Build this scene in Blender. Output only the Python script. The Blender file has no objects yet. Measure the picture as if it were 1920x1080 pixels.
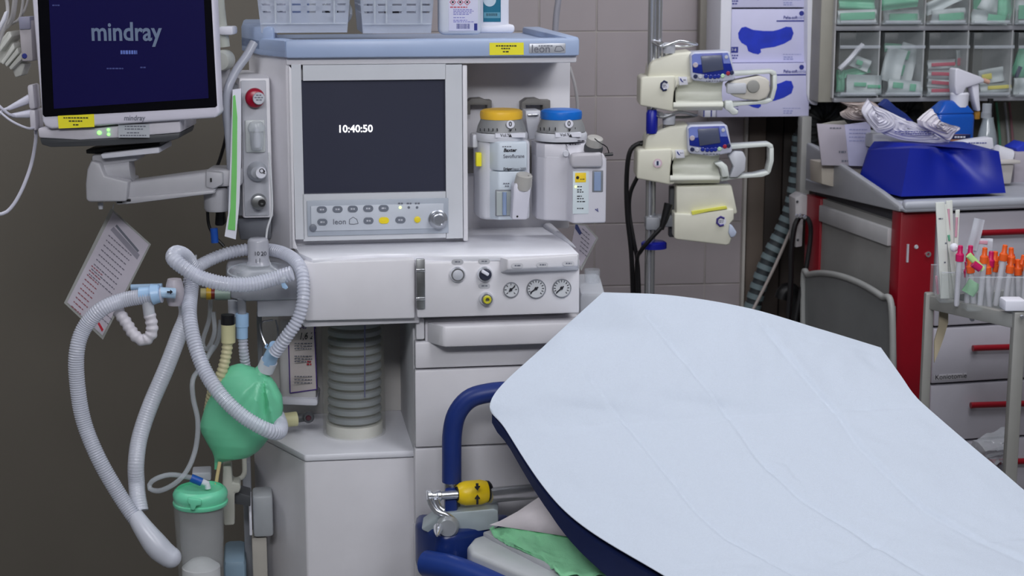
import bpy, bmesh, math, random
from mathutils import Vector, Matrix
random.seed(7)
S = bpy.context.scene
C = S.collection
R = math.radians
PI = math.pi

# ---------------------------------------------------------------- camera, world, lamps, exposure
H, TILT, FPX = 1.60, 11.0, 3200.0
cam = bpy.data.objects.new('camera', bpy.data.cameras.new('camera'))
cam.location = (0, 0, H); cam.rotation_euler = (R(90-TILT), 0, 0)
cam.data.sensor_width = 36; cam.data.lens = FPX/1920*36; cam.data.clip_start = .05
cam.data.dof.use_dof = True; cam.data.dof.focus_distance = 2.75; cam.data.dof.aperture_fstop = 11
C.objects.link(cam); S.camera = cam
S.view_settings.view_transform = 'Standard'; S.view_settings.look = 'None'
S.view_settings.gamma = 1; S.view_settings.use_curve_mapping = False
S.view_settings.exposure = 0.30
w = bpy.data.worlds.new('room_light'); S.world = w; w.use_nodes = True
w.node_tree.nodes['Background'].inputs[0].default_value = (.55, .58, .66, 1)
w.node_tree.nodes['Background'].inputs[1].default_value = .22
def area(name, loc, tgt, sx, sy, power, col=(.95, .955, 1)):
    l = bpy.data.lights.new(name, 'AREA'); l.shape = 'RECTANGLE'; l.size = sx; l.size_y = sy
    l.energy = power; l.color = col
    o = bpy.data.objects.new(name, l); o.location = loc
    o.rotation_euler = (Vector(tgt)-Vector(loc)).to_track_quat('-Z', 'Y').to_euler()
    C.objects.link(o); return o
area('operating_lamp_light', (.75, 1.75, 2.45), (.35, 2.75, .8), .6, .6, 8.5)
area('ceiling_panel_light', (-.2, -.1, 2.68), (0, 2.9, .9), 1.2, .6, 46)
area('second_ceiling_panel_light', (1.5, .4, 2.68), (1.2, 3.2, .8), 1.2, .6, 14)
area('added_back_wall_fill', (.95, 3.35, 2.7), (.95, 3.6, 0), 1.3, .35, 12)  # added fill lamp, lifts the tiled back wall; no real fixture
area('added_left_wall_fill', (-1.5, 2.6, 2.7), (-1.2, 4.2, .8), 1.0, .4, 12)  # added fill lamp that brightens the left wall; no real fixture

# ---------------------------------------------------------------- projection helpers: pixel -> point on a vertical plane of a frame
CW = Vector((0, 0, H)); t_ = R(TILT)
def ray(px, py):
    a = (px-960)/FPX; b = -(py-540)/FPX
    return Vector((a, math.cos(t_)+b*math.sin(t_), -math.sin(t_)+b*math.cos(t_)))
class Frame:
    def __init__(s, deg):
        s.a = R(deg); s.M = Matrix.Rotation(s.a, 4, 'Z'); s.Mi = s.M.inverted()
M_ = Frame(8.5); W_ = Frame(6); K_ = Frame(13.5); G_ = Frame(0)
F = G_
def use(f):
    global F; F = f
def P(px, py, d):
    c = F.Mi @ CW; r = F.Mi.to_3x3() @ ray(px, py)
    return c + r*((d-c.y)/r.y)
def X(px, py, d): return P(px, py, d).x
def Z(px, py, d): return P(px, py, d).z
def proj(p):
    q = (p-CW); xx = q.x; yy = q.y*math.cos(t_)-q.z*math.sin(t_); zz = q.y*math.sin(t_)+q.z*math.cos(t_)
    return 960+FPX*xx/yy, 540-FPX*zz/yy
def sc(px, py, d): return P(px+1, py, d).x-P(px, py, d).x

# ---------------------------------------------------------------- materials
MATS = {}
def lin(c):
    c = c/255; return c/12.92 if c <= .04045 else ((c+.055)/1.055)**2.4
def mat(name, rgb, rough=.45, metal=0, alpha=1, emit=0, var=.05, scale=18, bump=0, bscale=200, spec=.5, sheen=0, trans=0, coat=0):
    if name in MATS: return MATS[name]
    m = bpy.data.materials.new(name); m.use_nodes = True; nt = m.node_tree; b = nt.nodes['Principled BSDF']
    c = [lin(v) for v in rgb]
    b.inputs['Roughness'].default_value = rough; b.inputs['Metallic'].default_value = metal
    b.inputs['Specular IOR Level'].default_value = spec
    b.inputs['Coat Weight'].default_value = coat
    if trans: b.inputs['Transmission Weight'].default_value = trans; b.inputs['IOR'].default_value = 1.2
    n = nt.nodes.new('ShaderNodeTexNoise'); n.inputs['Scale'].default_value = scale; n.inputs['Detail'].default_value = 3
    tc = nt.nodes.new('ShaderNodeTexCoord'); nt.links.new(tc.outputs['Object'], n.inputs['Vector'])
    r = nt.nodes.new('ShaderNodeMapRange'); r.inputs[1].default_value = .3; r.inputs[2].default_value = .7
    nt.links.new(n.outputs['Fac'], r.inputs[0])
    mx = nt.nodes.new('ShaderNodeMix'); mx.data_type = 'RGBA'
    mx.inputs[6].default_value = (*[v*(1-var) for v in c], 1); mx.inputs[7].default_value = (*[min(1, v*(1+var)) for v in c], 1)
    nt.links.new(r.outputs[0], mx.inputs[0]); nt.links.new(mx.outputs[2], b.inputs['Base Color'])
    if alpha < 1: b.inputs['Alpha'].default_value = alpha
    if emit:
        b.inputs['Emission Color'].default_value = (*c, 1); b.inputs['Emission Strength'].default_value = emit
    if bump:
        n2 = nt.nodes.new('ShaderNodeTexNoise'); n2.inputs['Scale'].default_value = bscale; n2.inputs['Detail'].default_value = 4
        nt.links.new(tc.outputs['Object'], n2.inputs['Vector'])
        bp = nt.nodes.new('ShaderNodeBump'); bp.inputs['Strength'].default_value = bump; bp.inputs['Distance'].default_value = .002
        nt.links.new(n2.outputs['Fac'], bp.inputs['Height']); nt.links.new(bp.outputs[0], b.inputs['Normal'])
    MATS[name] = m; return m
white = mat('white_enamel', (222, 221, 226), .38, var=.02)
cream = mat('cream_housing_plastic', (220, 219, 203), .42, var=.03)
ltgrey = mat('light_grey_plastic', (196, 199, 207), .4, var=.03)
midgrey = mat('mid_grey_plastic', (150, 153, 160), .45, var=.04)
dkgrey = mat('dark_grey_plastic', (70, 72, 76), .5)
black = mat('black_rubber', (18, 18, 21), .45)
chrome = mat('polished_chrome', (225, 228, 234), .2, .85, var=.02)
steel = mat('brushed_steel', (165, 167, 168), .35, 1, var=.05, scale=60)
shelfblue = mat('pale_blue_shelf_plastic', (164, 182, 214), .35, var=.02)
navy = mat('navy_vinyl', (22, 34, 78), .45, bump=.15, bscale=90)
navytube = mat('navy_foam_tube', (24, 48, 118), .42, var=.06)
blue = mat('deep_blue_plastic', (18, 40, 165), .4, var=.04)
red = mat('red_painted_metal', (138, 4, 26), .35, var=.04)
yellow = mat('yellow_sticker', (238, 228, 40), .55, var=.03)
ink = mat('black_ink', (25, 25, 35), .7)
greyink = mat('grey_ink', (110, 113, 125), .7)
blueink = mat('blue_ink', (40, 50, 130), .7)
redink = mat('red_ink', (190, 40, 60), .7)
clear = mat('clear_plastic', (225, 232, 238), .12, alpha=.16, spec=.8)
clear2 = mat('cloudy_clear_plastic', (215, 222, 230), .25, alpha=.34, spec=.6)
hosem = mat('translucent_hose_plastic', (220, 224, 238), .22, alpha=.66, spec=.8)
hosew = mat('milky_hose_plastic', (214, 218, 230), .3, alpha=.9, spec=.5)
ltblue = mat('light_blue_connector_plastic', (170, 205, 240), .35, var=.02)
green = mat('green_rubber_bag', (122, 216, 172), .38, var=.06, scale=9)
dialgreen = mat('mint_green_lid', (120, 222, 180), .35, var=.03)
paper = mat('white_paper', (225, 226, 236), .75, var=.02)

# ---------------------------------------------------------------- mesh builder
def catmull(pts, n):
    pts = [Vector(p) for p in pts]
    if len(pts) == 2:
        return [pts[0].lerp(pts[1], i/n) for i in range(n+1)]
    P_ = [pts[0]*2-pts[1]]+pts+[pts[-1]*2-pts[-2]]; out = []
    for i in range(1, len(P_)-2):
        a, b, c, d = P_[i-1:i+3]
        for k in range(24):
            t = k/24
            out.append(.5*((2*b)+(c-a)*t+(2*a-5*b+4*c-d)*t*t+(3*b-a-3*c+d)*t**3))
    out.append(pts[-1])
    L = [0]
    for i in range(1, len(out)): L.append(L[-1]+(out[i]-out[i-1]).length)
    res = []; j = 0
    for i in range(n+1):
        s = L[-1]*i/n
        while j < len(L)-2 and L[j+1] < s: j += 1
        u = (s-L[j])/max(1e-9, L[j+1]-L[j]); res.append(out[j].lerp(out[j+1], min(1, u)))
    return res
def plen(pts):
    q = catmull(pts, 100); return sum((q[i+1]-q[i]).length for i in range(100))
class MB:
    def __init__(s): s.bm = bmesh.new()
    def add(s, verts, faces, b=0, seg=2):
        bm = bmesh.new(); vs = [bm.verts.new(v) for v in verts]
        for f in faces:
            try: bm.faces.new([vs[i] for i in f])
            except ValueError: pass
        bmesh.ops.recalc_face_normals(bm, faces=bm.faces)
        if b > 0:
            es = [e for e in bm.edges if len(e.link_faces) == 2 and e.calc_face_angle(0) > .5]
            bmesh.ops.bevel(bm, geom=es, offset=b, segments=seg, profile=.5, affect='EDGES', clamp_overlap=True)
        me = bpy.data.meshes.new('t'); bm.to_mesh(me); bm.free(); s.bm.from_mesh(me); bpy.data.meshes.remove(me); return s
    def box(s, x0, x1, y0, y1, z0, z1, b=0, seg=2, rot=None):
        v = [Vector((x, y, z)) for x in (x0, x1) for y in (y0, y1) for z in (z0, z1)]
        if rot is not None:
            c = Vector(((x0+x1)/2, (y0+y1)/2, (z0+z1)/2)); v = [c+rot @ (p-c) for p in v]
        return s.add(v, [(0, 1, 3, 2), (4, 6, 7, 5), (0, 4, 5, 1), (2, 3, 7, 6), (0, 2, 6, 4), (1, 5, 7, 3)], b, seg)
    def pb(s, x0, y0, x1, y1, d0, d1, b=0, seg=2, rot=None):      # box from its front-face rectangle in the picture
        ym = (y0+y1)/2; xm = (x0+x1)/2
        return s.box(X(x0, ym, d0), X(x1, ym, d0), d0, d1, Z(xm, y1, d0), Z(xm, y0, d0), b, seg, rot)
    def vp(s, plan, z0, z1, b=0, seg=2, top=None):                  # vertical prism over a plan polygon
        n = len(plan); tp = top or plan
        v = [(x, y, z0) for x, y in plan]+[(x, y, z1) for x, y in tp]
        return s.add(v, [tuple(range(n)), tuple(range(n, 2*n))]+[(i, (i+1) % n, n+(i+1) % n, n+i) for i in range(n)], b, seg)
    def xp(s, poly, d0, d1, b=0, seg=2, shift=0):                   # outline seen from the front, extruded in depth
        n = len(poly); a = [P(x, y, d0) for x, y in poly]
        v = a+[Vector((p.x+shift, d1, p.z)) for p in a]
        return s.add(v, [tuple(range(n)), tuple(range(n, 2*n))]+[(i, (i+1) % n, n+(i+1) % n, n+i) for i in range(n)], b, seg)
    def lathe(s, o, prof, axis=(0, 0, 1), n=28, closed=True, squash=1):
        o = Vector(o); ax = Vector(axis).normalized(); q = ax.to_track_quat('Z', 'Y'); v = []; f = []
        for r, h in prof:
            for k in range(n):
                a = 2*PI*k/n; v.append(o+q @ Vector((r*math.cos(a), r*math.sin(a)*squash, h)))
        for i in range(len(prof)-1):
            for k in range(n): f.append((i*n+k, i*n+(k+1) % n, (i+1)*n+(k+1) % n, (i+1)*n+k))
        if closed: f += [tuple(range(n)), tuple(range((len(prof)-1)*n, len(prof)*n))]
        return s.add(v, f)
    def pl(s, cx, prof, d, n=28, closed=True, squash=1):            # upright turned shape: (half width px, y px)
        ym = sum(p[1] for p in prof)/len(prof); k = sc(cx, ym, d); o = P(cx, prof[0][1], d)
        return s.lathe(o, [(hw*k, Z(cx, y, d)-o.z) for hw, y in prof], n=n, closed=closed, squash=squash)
    def disc(s, cx, cy, prof, d, n=28):                              # turned shape facing the viewer: (radius px, forward distance m)
        k = sc(cx, cy, d); return s.lathe(P(cx, cy, d), [(r*k, h) for r, h in prof], axis=(0, -1, 0), n=n)
    def tube(s, pts, r, n=10, corr=0, pitch=.004, cap=True, step=.008, taper=None):
        L = plen(pts); N = max(2, int(L/(pitch/4 if corr else step))); q = catmull(pts, N); v = []; f = []
        up = None
        for i, p in enumerate(q):
            t = (q[min(i+1, N)]-q[max(i-1, 0)]).normalized()
            if up is None: up = t.orthogonal().normalized()
            up = (up-t*up.dot(t)).normalized(); sd = t.cross(up)
            rr = r if taper is None else r*taper(i/N)
            if corr: rr *= 1+corr*(.5 if i % 4 in (1, 2) else -.5)
            for k in range(n):
                a = 2*PI*k/n; v.append(p+up*(math.cos(a)*rr)+sd*(math.sin(a)*rr))
        for i in range(N):
            for k in range(n): f.append((i*n+k, i*n+(k+1) % n, (i+1)*n+(k+1) % n, (i+1)*n+k))
        if cap: f += [tuple(range(n)), tuple(range(N*n, N*n+n))]
        return s.add(v, f)
    def pt(s, pts, rpx, **k):                                        # tube through picture points with depths
        q = [P(*p) for p in pts]; m = pts[len(pts)//2]; return s.tube(q, rpx*sc(*m), **k)
    def ell(s, c, r, rot=None, nu=20, nv=12, fn=None):
        v = []; f = []; c = Vector(c)
        for j in range(nv+1):
            th = PI*j/nv
            for k in range(nu):
                a = 2*PI*k/nu; d = Vector((math.sin(th)*math.cos(a), math.sin(th)*math.sin(a), math.cos(th)))
                m = fn(d) if fn else 1
                p = Vector((d.x*r[0]*m, d.y*r[1]*m, d.z*r[2]*m)); v.append(c+(rot @ p if rot else p))
        for j in range(nv):
            for k in range(nu): f.append((j*nu+k, j*nu+(k+1) % nu, (j+1)*nu+(k+1) % nu, (j+1)*nu+k))
        s.add(v, f); bmesh.ops.remove_doubles(s.bm, verts=s.bm.verts, dist=1e-6); return s
    def sheet(s, rows, thick=0, close=None):                         # grid surface, optionally a slab of given thickness
        nr, nc = len(rows), len(rows[0]); v = [Vector(p) for r in rows for p in r]
        f = [(i*nc+j, i*nc+j+1, (i+1)*nc+j+1, (i+1)*nc+j) for i in range(nr-1) for j in range(nc-1)]
        if thick:
            m = len(v); th = thick if callable(thick) else (lambda i, j: Vector((0, 0, -thick)))
            v += [v[i*nc+j]+th(i, j) for i in range(nr) for j in range(nc)]
            f += [tuple(m+i for i in reversed(q)) for q in f]
            ring = [j for j in range(nc)]+[i*nc+nc-1 for i in range(1, nr)]+[(nr-1)*nc+j for j in range(nc-2, -1, -1)]+[i*nc for i in range(nr-2, 0, -1)]
            f += [(ring[k], ring[(k+1) % len(ring)], m+ring[(k+1) % len(ring)], m+ring[k]) for k in range(len(ring))]
        return s.add(v, f)
    def out(s, name, m, parent=None, ang=38, label=None, kind=None):
        me = bpy.data.meshes.new(name); bm = s.bm
        T = WM[parent.name] if parent else Matrix()
        bm.transform(T.inverted() @ F.M); bm.to_mesh(me); bm.free()
        for p in me.polygons: p.use_smooth = True
        me.set_sharp_from_angle(angle=R(ang)); me.materials.append(m)
        o = bpy.data.objects.new(name, me); C.objects.link(o); o.parent = parent; WM[o.name] = T.copy()
        if label: o['label'] = label
        if kind: o['kind'] = kind
        return o
WM = {}
def thing(name, label, cat, base, group=None):                       # Empty at the thing's base; base in frame coordinates
    o = bpy.data.objects.new(name, None); C.objects.link(o); o.empty_display_size = .05
    m = F.M @ Matrix.Translation(Vector(base)); o.location = m.translation; o.rotation_euler = (0, 0, F.a)
    WM[o.name] = Matrix.Translation(m.translation) @ F.M.to_3x3().to_4x4()
    o['label'] = label; o['category'] = cat
    if group: o['group'] = group
    return o
def single(mb, name, m, label, cat, group=None, ang=38):            # a thing that is one mesh, with its origin at its middle
    o = mb.out(name, m, None, ang); me = o.data
    lo = [min(v.co[i] for v in me.vertices) for i in range(3)]; hi = [max(v.co[i] for v in me.vertices) for i in range(3)]
    c = Vector(((lo[0]+hi[0])/2, (lo[1]+hi[1])/2, lo[2])); me.transform(Matrix.Translation(-c)); o.location = c
    WM[o.name] = Matrix.Translation(c); o['label'] = label; o['category'] = cat
    if group: o['group'] = group
    return o
def dup(root, dv, label=None, group=None):
    def cp(o, parent):
        c = o.copy(); C.objects.link(c); c.parent = parent; WM[c.name] = WM[o.name]
        for ch in [q for q in C.objects if q.parent == o]: cp(ch, c)
        return c
    r = cp(root, None); r.location = root.location+Vector(dv)
    WM[r.name] = Matrix.Translation(Vector(dv)) @ WM[root.name]
    for q in r.children_recursive: WM[q.name] = WM[r.name]
    if label: r['label'] = label
    if group: r['group'] = group
    return r
def text(s, px, py, d, size, m, parent, name='lettering', slant=0, align='LEFT', rotz=0, bold=0, wid=1, ext=.0003, tilt=0):
    cu = bpy.data.curves.new('t', 'FONT'); cu.body = s; cu.align_x = align; cu.align_y = 'CENTER'
    k = sc(px, py, d); cu.size = size*k*1.38; cu.shear = slant; cu.extrude = ext; cu.offset = bold*k*.3; cu.resolution_u = 3
    o = bpy.data.objects.new('t', cu); C.objects.link(o)
    dg = bpy.context.evaluated_depsgraph_get(); me = bpy.data.meshes.new_from_object(o.evaluated_get(dg))
    bpy.data.objects.remove(o); bpy.data.curves.remove(cu)
    T = WM[parent.name]
    A = Matrix.Translation(P(px, py, d)) @ Matrix.Rotation(R(rotz), 4, 'Y') @ Matrix.Rotation(R(90-tilt), 4, 'X') @ Matrix.Diagonal((wid, 1, 1, 1))
    me.transform(T.inverted() @ F.M @ A); me.materials.clear(); me.materials.append(m)
    q = bpy.data.objects.new(name, me); C.objects.link(q); q.parent = parent; WM[q.name] = T.copy(); return q
def lines(rows, d, h, m, parent, name='print', frac=1):             # small unreadable print: rows of short dashes (x0,x1,y)
    b = MB()
    for x0, x1, y in rows:
        x = x0
        while x < x1-1:
            wd = min(random.uniform(2.5, 6), x1-x); b.pb(x, y-h/2, x+wd, y+h/2, d, d+.0004); x += wd+1.3
    return b.out(name, m, parent)
def rotmb(b, c, deg):                                                 # turn a builder's content about an axis pointing at the viewer
    bmesh.ops.rotate(b.bm, verts=b.bm.verts, cent=c, matrix=Matrix.Rotation(R(deg), 3, 'Y')); return b
# ================================================================ THE SETTING
use(G_)
def struct(mb, name, m):
    o = mb.out(name, m); o['kind'] = 'structure'; return o
struct(MB().box(-3.2, 3.4, -2.6, 5.6, -.1, 0), 'floor', mat('grey_vinyl_floor', (120, 122, 122), .35, var=.08))
struct(MB().box(-3.2, 3.4, -2.6, 5.6, 2.75, 2.85), 'ceiling', mat('ceiling_white', (215, 215, 215), .8))
struct(MB().box(-3.3, 3.5, -2.7, -2.6, -.1, 2.85), 'wall_rear', mat('room_wall_paint', (150, 146, 138), .8))
struct(MB().box(-3.3, -3.2, -2.6, 5.6, -.1, 2.85), 'wall_side', MATS['room_wall_paint'])
struct(MB().box(3.4, 3.5, -2.6, 5.6, -.1, 2.85), 'wall_east', MATS['room_wall_paint'])
use(W_)
DW = 4.45
struct(MB().box(-3.0, X(700, 300, DW), DW-.14, DW+.12, 0, 2.75), 'wall_left', mat('taupe_wall_paint', (109, 104, 95), .65, var=.07, scale=2))
wb = struct(MB().box(X(700, 300, DW), X(1397, 300, DW), DW-.0015, DW+.12, 0, 2.75), 'wall_back', mat('tile_grout', (176, 170, 166), .8))
k = sc(1200, 300, DW); tw = 105*k; z59 = Z(1200, 59, DW); th = (Z(1200, 59, DW)-Z(1200, 535, DW))/4; x0 = X(1116, 240, DW)
tilem = mat('glazed_wall_tile', (166, 158, 161), .3, var=.03, scale=6)
tb = MB().box(0, tw-.003, -.004, .002, 0, th-.003, .0012, 1); tb.bm.transform(W_.Mi)
tile = tb.out('tile', tilem, None); tile_mesh = tile.data; bpy.data.objects.remove(tile)
for i in range(-4, 3):
    for j in range(-6, 3):
        xa = x0+i*tw; za = z59+j*th
        x_end = X(1395, 300, DW)
        if xa+.02 > x_end: continue
        q = bpy.data.objects.new('tile', tile_mesh); C.objects.link(q); q.parent = wb
        q.matrix_local = W_.M @ Matrix.Translation((xa+.002, DW, za+.002))
        if xa+tw > x_end: q.scale.x = (x_end-xa-.004)/tw
struct(MB().pb(1394, -100, 1399, 900, DW-.02, DW+.1), 'trim_1', mat('pale_edge_trim', (190, 186, 180), .5))
struct(MB().pb(1399, -100, 1431, 1000, DW-.012, DW+.12, .003), 'trim_2', mat('brown_door_frame', (104, 93, 84), .6))
d_ = MB(); d_.pb(1431, -100, 1462, 1000, DW+.02, DW+.12, .002); d_.pb(1464, -100, 1580, 1000, DW+.03, DW+.12, .002)
struct(d_, 'door_1', mat('dark_brown_door', (62, 54, 50), .6))
struct(MB().box(X(1580, 300, DW), 2.6, DW+.02, DW+.14, 0, 2.75), 'wall_right', mat('greige_wall_paint', (122, 117, 106), .7))

# ================================================================ ANAESTHESIA MACHINE
use(M_)
mach = thing('anaesthesia_machine', 'tall white anaesthesia machine with a dark clock screen and a pale blue top shelf', 'medical machine', (X(800, 600, 2.95), 3.1, 0))
fz = lambda y, d=2.97, x=800: Z(x, y, d)
fx = lambda x, d=2.97, y=300: X(x, y, d)
DB = 3.42
# top shelf
zt, zb_ = fz(78), fz(107)
b = MB()
pl_ = [(fx(540), 2.97), (fx(1085), 2.97), (fx(1085)+.005, DB), (fx(462, 3.25), DB), (fx(460, 3.22), 3.2), (fx(492, 3.08), 3.06)]
b.vp([(x, y+.003) if y < 2.98 else (x, y) for x, y in pl_], zb_+.001, zt-.006, .002)
b.vp([(fx(540), 2.97), (fx(1085), 2.97), (fx(1085), 3.0), (fx(548), 3.0)], zb_, zt+.004, .004)
b.vp([(fx(1060), 2.975), (fx(1085), 2.975), (fx(1085)+.005, DB), (fx(1052), DB)], zt-.012, zt+.006, .004)
b.vp([(fx(540), 2.971), (fx(560), 3.0), (fx(524), 3.12), (fx(522), DB), (fx(462, 3.25), DB), (fx(460, 3.22), 3.2), (fx(492, 3.08), 3.06)], zb_+.006, zt+.004, .005)
b.vp([(fx(520), 3.03), (fx(528), 3.12), (fx(524), DB), (fx(462, 3.25), DB), (fx(460, 3.22), 3.2), (fx(492, 3.08), 3.06)], zb_+.012, zt+.024, .006)
shelf = b.out('top_shelf', shelfblue, mach)
b = MB(); b.pb(918, 80, 982, 103, 2.9695, 2.972); st = b.out('sticker', yellow, mach)
lines([(930, 970, 86), (940, 958, 91), (943, 955, 97)], 2.9688, 2.2, ink, st)
b = MB(); b.pb(992, 81, 1061, 100, 2.968, 2.972, .002); bd = b.out('badge', mat('silver_badge', (185, 188, 195), .35, .3), mach)
text('leon', 996, 92, 2.9675, 15, greyink, bd, bold=.3); lines([(1010, 1036, 86)], 2.9675, 2, greyink, bd)
b = MB(); b.tube([P(x, y, 2.9675) for x, y in ((1040, 96), (1041, 89), (1048, 85), (1055, 89), (1057, 96), (1040, 96))], .0006, n=5); b.out('logo', greyink, bd)
# upper body
zc = fz(474, 2.92)
b = MB()
b.vp([(fx(541), 2.985), (fx(1083), 2.985), (fx(1083), DB), (fx(541), DB)], fz(121), zb_+.001, .003)
b.vp([(fx(548), 2.99), (fx(541), 2.99), (fx(500, 3.06), 3.06), (fx(472, 3.16), 3.16), (fx(472, 3.16), DB), (fx(548), DB)], zc, zb_+.012, .004)
b.out('side_column', white, mach)
b = MB(); b.vp([(fx(545), 3.012), (fx(876), 3.012), (fx(876), DB), (fx(545), DB)], zc, fz(119), .003); b.out('display_housing', white, mach)
b = MB(); b.vp([(fx(876), 3.15), (fx(1072, 3.13), 3.15), (fx(1072, 3.13), DB), (fx(876), DB)], zc, fz(119), .003); b.out('vaporizer_bay_panel', white, mach)
b = MB(); b.xp([(541, 122), (548, 130), (553, 452), (560, 470), (548, 466)], 2.985, 3.02, .002); b.out('edge_trim', white, mach)
b = MB(); b.pb(868, 122, 877, 452, 2.992, 3.02, .002); b.out('edge_trim', white, mach)
for x0_, x1_ in ((874, 922), (978, 1032)):
    b = MB(); b.xp([(x0_, 215), (x0_, 192), (x0_+10, 185), (x0_+28, 184), (x0_+38, 188), (x1_, 188), (x1_, 212), (x0_+40, 212), (x0_+40, 197), (x0_+8, 197), (x0_+8, 215)], 3.12, 3.152, .001); b.out('vaporizer_mount', mat('warm_grey_plastic', (118, 116, 113), .5), mach)
MB().pb(876, 278, 900, 325, 3.13, 3.152, .001).out('mount_foot', MATS['warm_grey_plastic'], mach)
b = MB(); b.pb(985, 275, 1006, 325, 3.13, 3.152, .001); b.out('mount_foot', mat('warm_grey_plastic', (118, 116, 113), .5), mach)
# display
disp = MB(); D1 = 2.985
for r_ in ((550, 121, 568, 449), (836, 121, 867, 447), (568, 121, 836, 150), (568, 362, 836, 449)): disp.pb(*r_, D1, 3.012)
bez = disp.out('display_bezel', mat('display_frame_plastic', (206, 209, 215), .4, var=.02), mach)
scr = MB().pb(567, 149, 838, 362, 2.992, 3.0).out('display_screen', mat('switched_off_screen', (52, 54, 68), .25, emit=.12, var=.05, scale=3), mach)
text('10:40:50', 666, 242, 2.9905, 14, mat('white_screen_digits', (255, 255, 255), .5, emit=1.2), scr, 'clock_digits', align='CENTER', bold=.9, wid=1.0)
cp = MB().pb(576, 374, 841, 440, D1-.003, D1+.002, .001).out('control_panel', mat('panel_blue_grey', (172, 180, 192), .4), mach)
MB().pb(583, 384, 832, 431, D1-.005, D1-.002, .001).out('key_field', mat('panel_pale_grey', (200, 206, 216), .4), cp)
def pill(b, cx, cy, w_, h_, d, dep=.002):
    k = sc(cx, cy, d); pts = []
    for s_ in (0, 1):
        for i in range(9):
            a = -PI/2+PI*i/8+(PI*s_); r_ = h_/2
            pts.append((cx+(w_/2-r_)*(1 if s_ == 0 else -1)+r_*math.cos(a), cy+r_*math.sin(a)))
    return b.xp(pts, d-dep, d, .0003, 1)
keyg = mat('key_grey', (112, 118, 130), .45); yk = mat('yellow_key', (242, 218, 40), .45)
lid_ = {'trend': [(-5, -1, 2), (1, 5, 2)], 'bars': [(-5, 5, -2), (-5, 5, 2)]}
for cx, cy, m in ((603.5, 393, keyg), (633, 392.5, keyg), (661.5, 391.8, keyg), (690.5, 391, keyg), (719.5, 390.5, keyg), (604.5, 416.5, keyg), (691, 414, keyg), (720, 413.5, yk), (751, 412.5, keyg)):
    kk = pill(MB(), cx, cy, 19, 12, D1-.005).out('key', m, cp)
    lines([(cx-4, cx+4, cy)], D1-.0075, 3, yk if m is yk else ltgrey, kk, 'key_symbol')
k1 = MB().disc(782.5, 411.5, [(6, 0), (6, .002), (5, .0025)], D1-.005, 16).out('key', yk, cp)
k2 = MB().disc(587, 427, [(7, 0), (7, .002), (5, .003)], D1-.005, 18).out('power_key', keyg, cp)
for cx in (750.5, 766.5, 782):
    MB().disc(cx, 389, [(2.6, 0), (2.2, .001)], D1-.005, 10).out('indicator', mat('lit_green_led', (225, 255, 140), .3, emit=1.6) if cx < 760 else keyg, cp)
    lines([(cx-4, cx+5, 381.5)], D1-.0052, 3, greyink, cp, 'symbol')
text('leon', 624, 416.5, D1-.0055, 10.5, greyink, cp, bold=.3)
MB().tube([P(x, y, D1-.0055) for x, y in ((655, 420), (655, 412), (662, 407), (669, 411), (671, 420), (655, 420))], .0006, n=5).out('symbol', greyink, cp)
dk = MB().disc(821, 411, [(18, 0), (18, .003), (15.5, .004), (15.5, .014), (13, .0165), (10, .017), (8, .015)], D1-.005).out('rotary_knob', mat('satin_silver', (170, 174, 182), .25, .6), mach)
# worktop, curved front
plan = [(fx(552, 3.0, 460), 3.0), (fx(560, 2.93, 460), 2.93), (fx(584, 2.875, 480), 2.872), (fx(620, 2.872, 480), 2.876)]
for i in range(13):
    t = i/12; plan.append((fx(640+t*445, 2.86, 480), 2.888+.020*math.sin(PI*min(1, t*2.3)) - .034*t))
plan += [(fx(1087, 2.86, 480)+.003, 3.15), (fx(1087, 2.86, 480), DB), (fx(552, 3.0, 460), DB)]
zw = fz(479, 2.87)
b = MB(); b.vp(plan, zw-.013, zw, .004)
b.vp([(fx(1044, 3.0, 440), 3.13), (fx(1087, 2.87, 480), 2.9), (fx(1087, 2.87, 480)+.002, DB), (fx(1044, 3.0, 440), DB)], zw-.005, fz(448, 3.0), .012, 3)
b.out('worktop', mat('worktop_white', (232, 233, 240), .3, var=.02), mach)
# fascia block
b = MB(); b.pb(781, 488, 1087, 592, 2.868, DB, .004); b.out('control_fascia', white, mach)
b = MB()
v = [P(937, 482, 2.868), P(1086, 474, 2.868), P(1086, 507, 2.868), P(937, 512, 2.868), P(951, 486, 2.835), P(1083, 478, 2.835), P(1083, 499, 2.835), P(951, 506, 2.835)]
b.add(v, [(0, 1, 5, 4), (1, 2, 6, 5), (2, 3, 7, 6), (3, 0, 4, 7), (4, 5, 6, 7), (0, 1, 2, 3)], .003); hood = b.out('gauge_hood', white, mach)
pm = mat('label_grey', (186, 187, 192), .5)
for cx, cy, d, pa in ((858, 491, 2.868, mach), (908, 490, 2.868, mach), (908, 536, 2.868, mach), (970, 498, 2.834, hood), (1017, 496.5, 2.834, hood), (1066, 494, 2.834, hood)):
    q = pill(MB(), cx, cy, 22, 10, d, .0012).out('label_plate', pm if pa is mach else mat('label_grey_two', (200, 200, 205), .5), mach)
    lines([(cx-5, cx+6, cy)], d-.0018, 2.4, greyink, q)
MB().disc(857.5, 514, [(14.5, 0), (14.5, .005), (12.5, .009), (11.2, .009)], 2.868).out('push_button_ring', chrome, mach)
MB().disc(857.5, 514, [(11.2, .0), (11.2, .008), (9, .0095)], 2.868).out('push_button', ltgrey, mach)
kn = MB().disc(908.5, 513, [(14, 0), (14, .006), (12, .01), (11, .01)], 2.868).out('selector_switch', chrome, mach)
b = MB().disc(908.5, 513, [(11, 0), (11, .014), (9, .016)], 2.868); b.out('selector_dial', mat('dark_blue_grey', (45, 48, 66), .4), mach)
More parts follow.
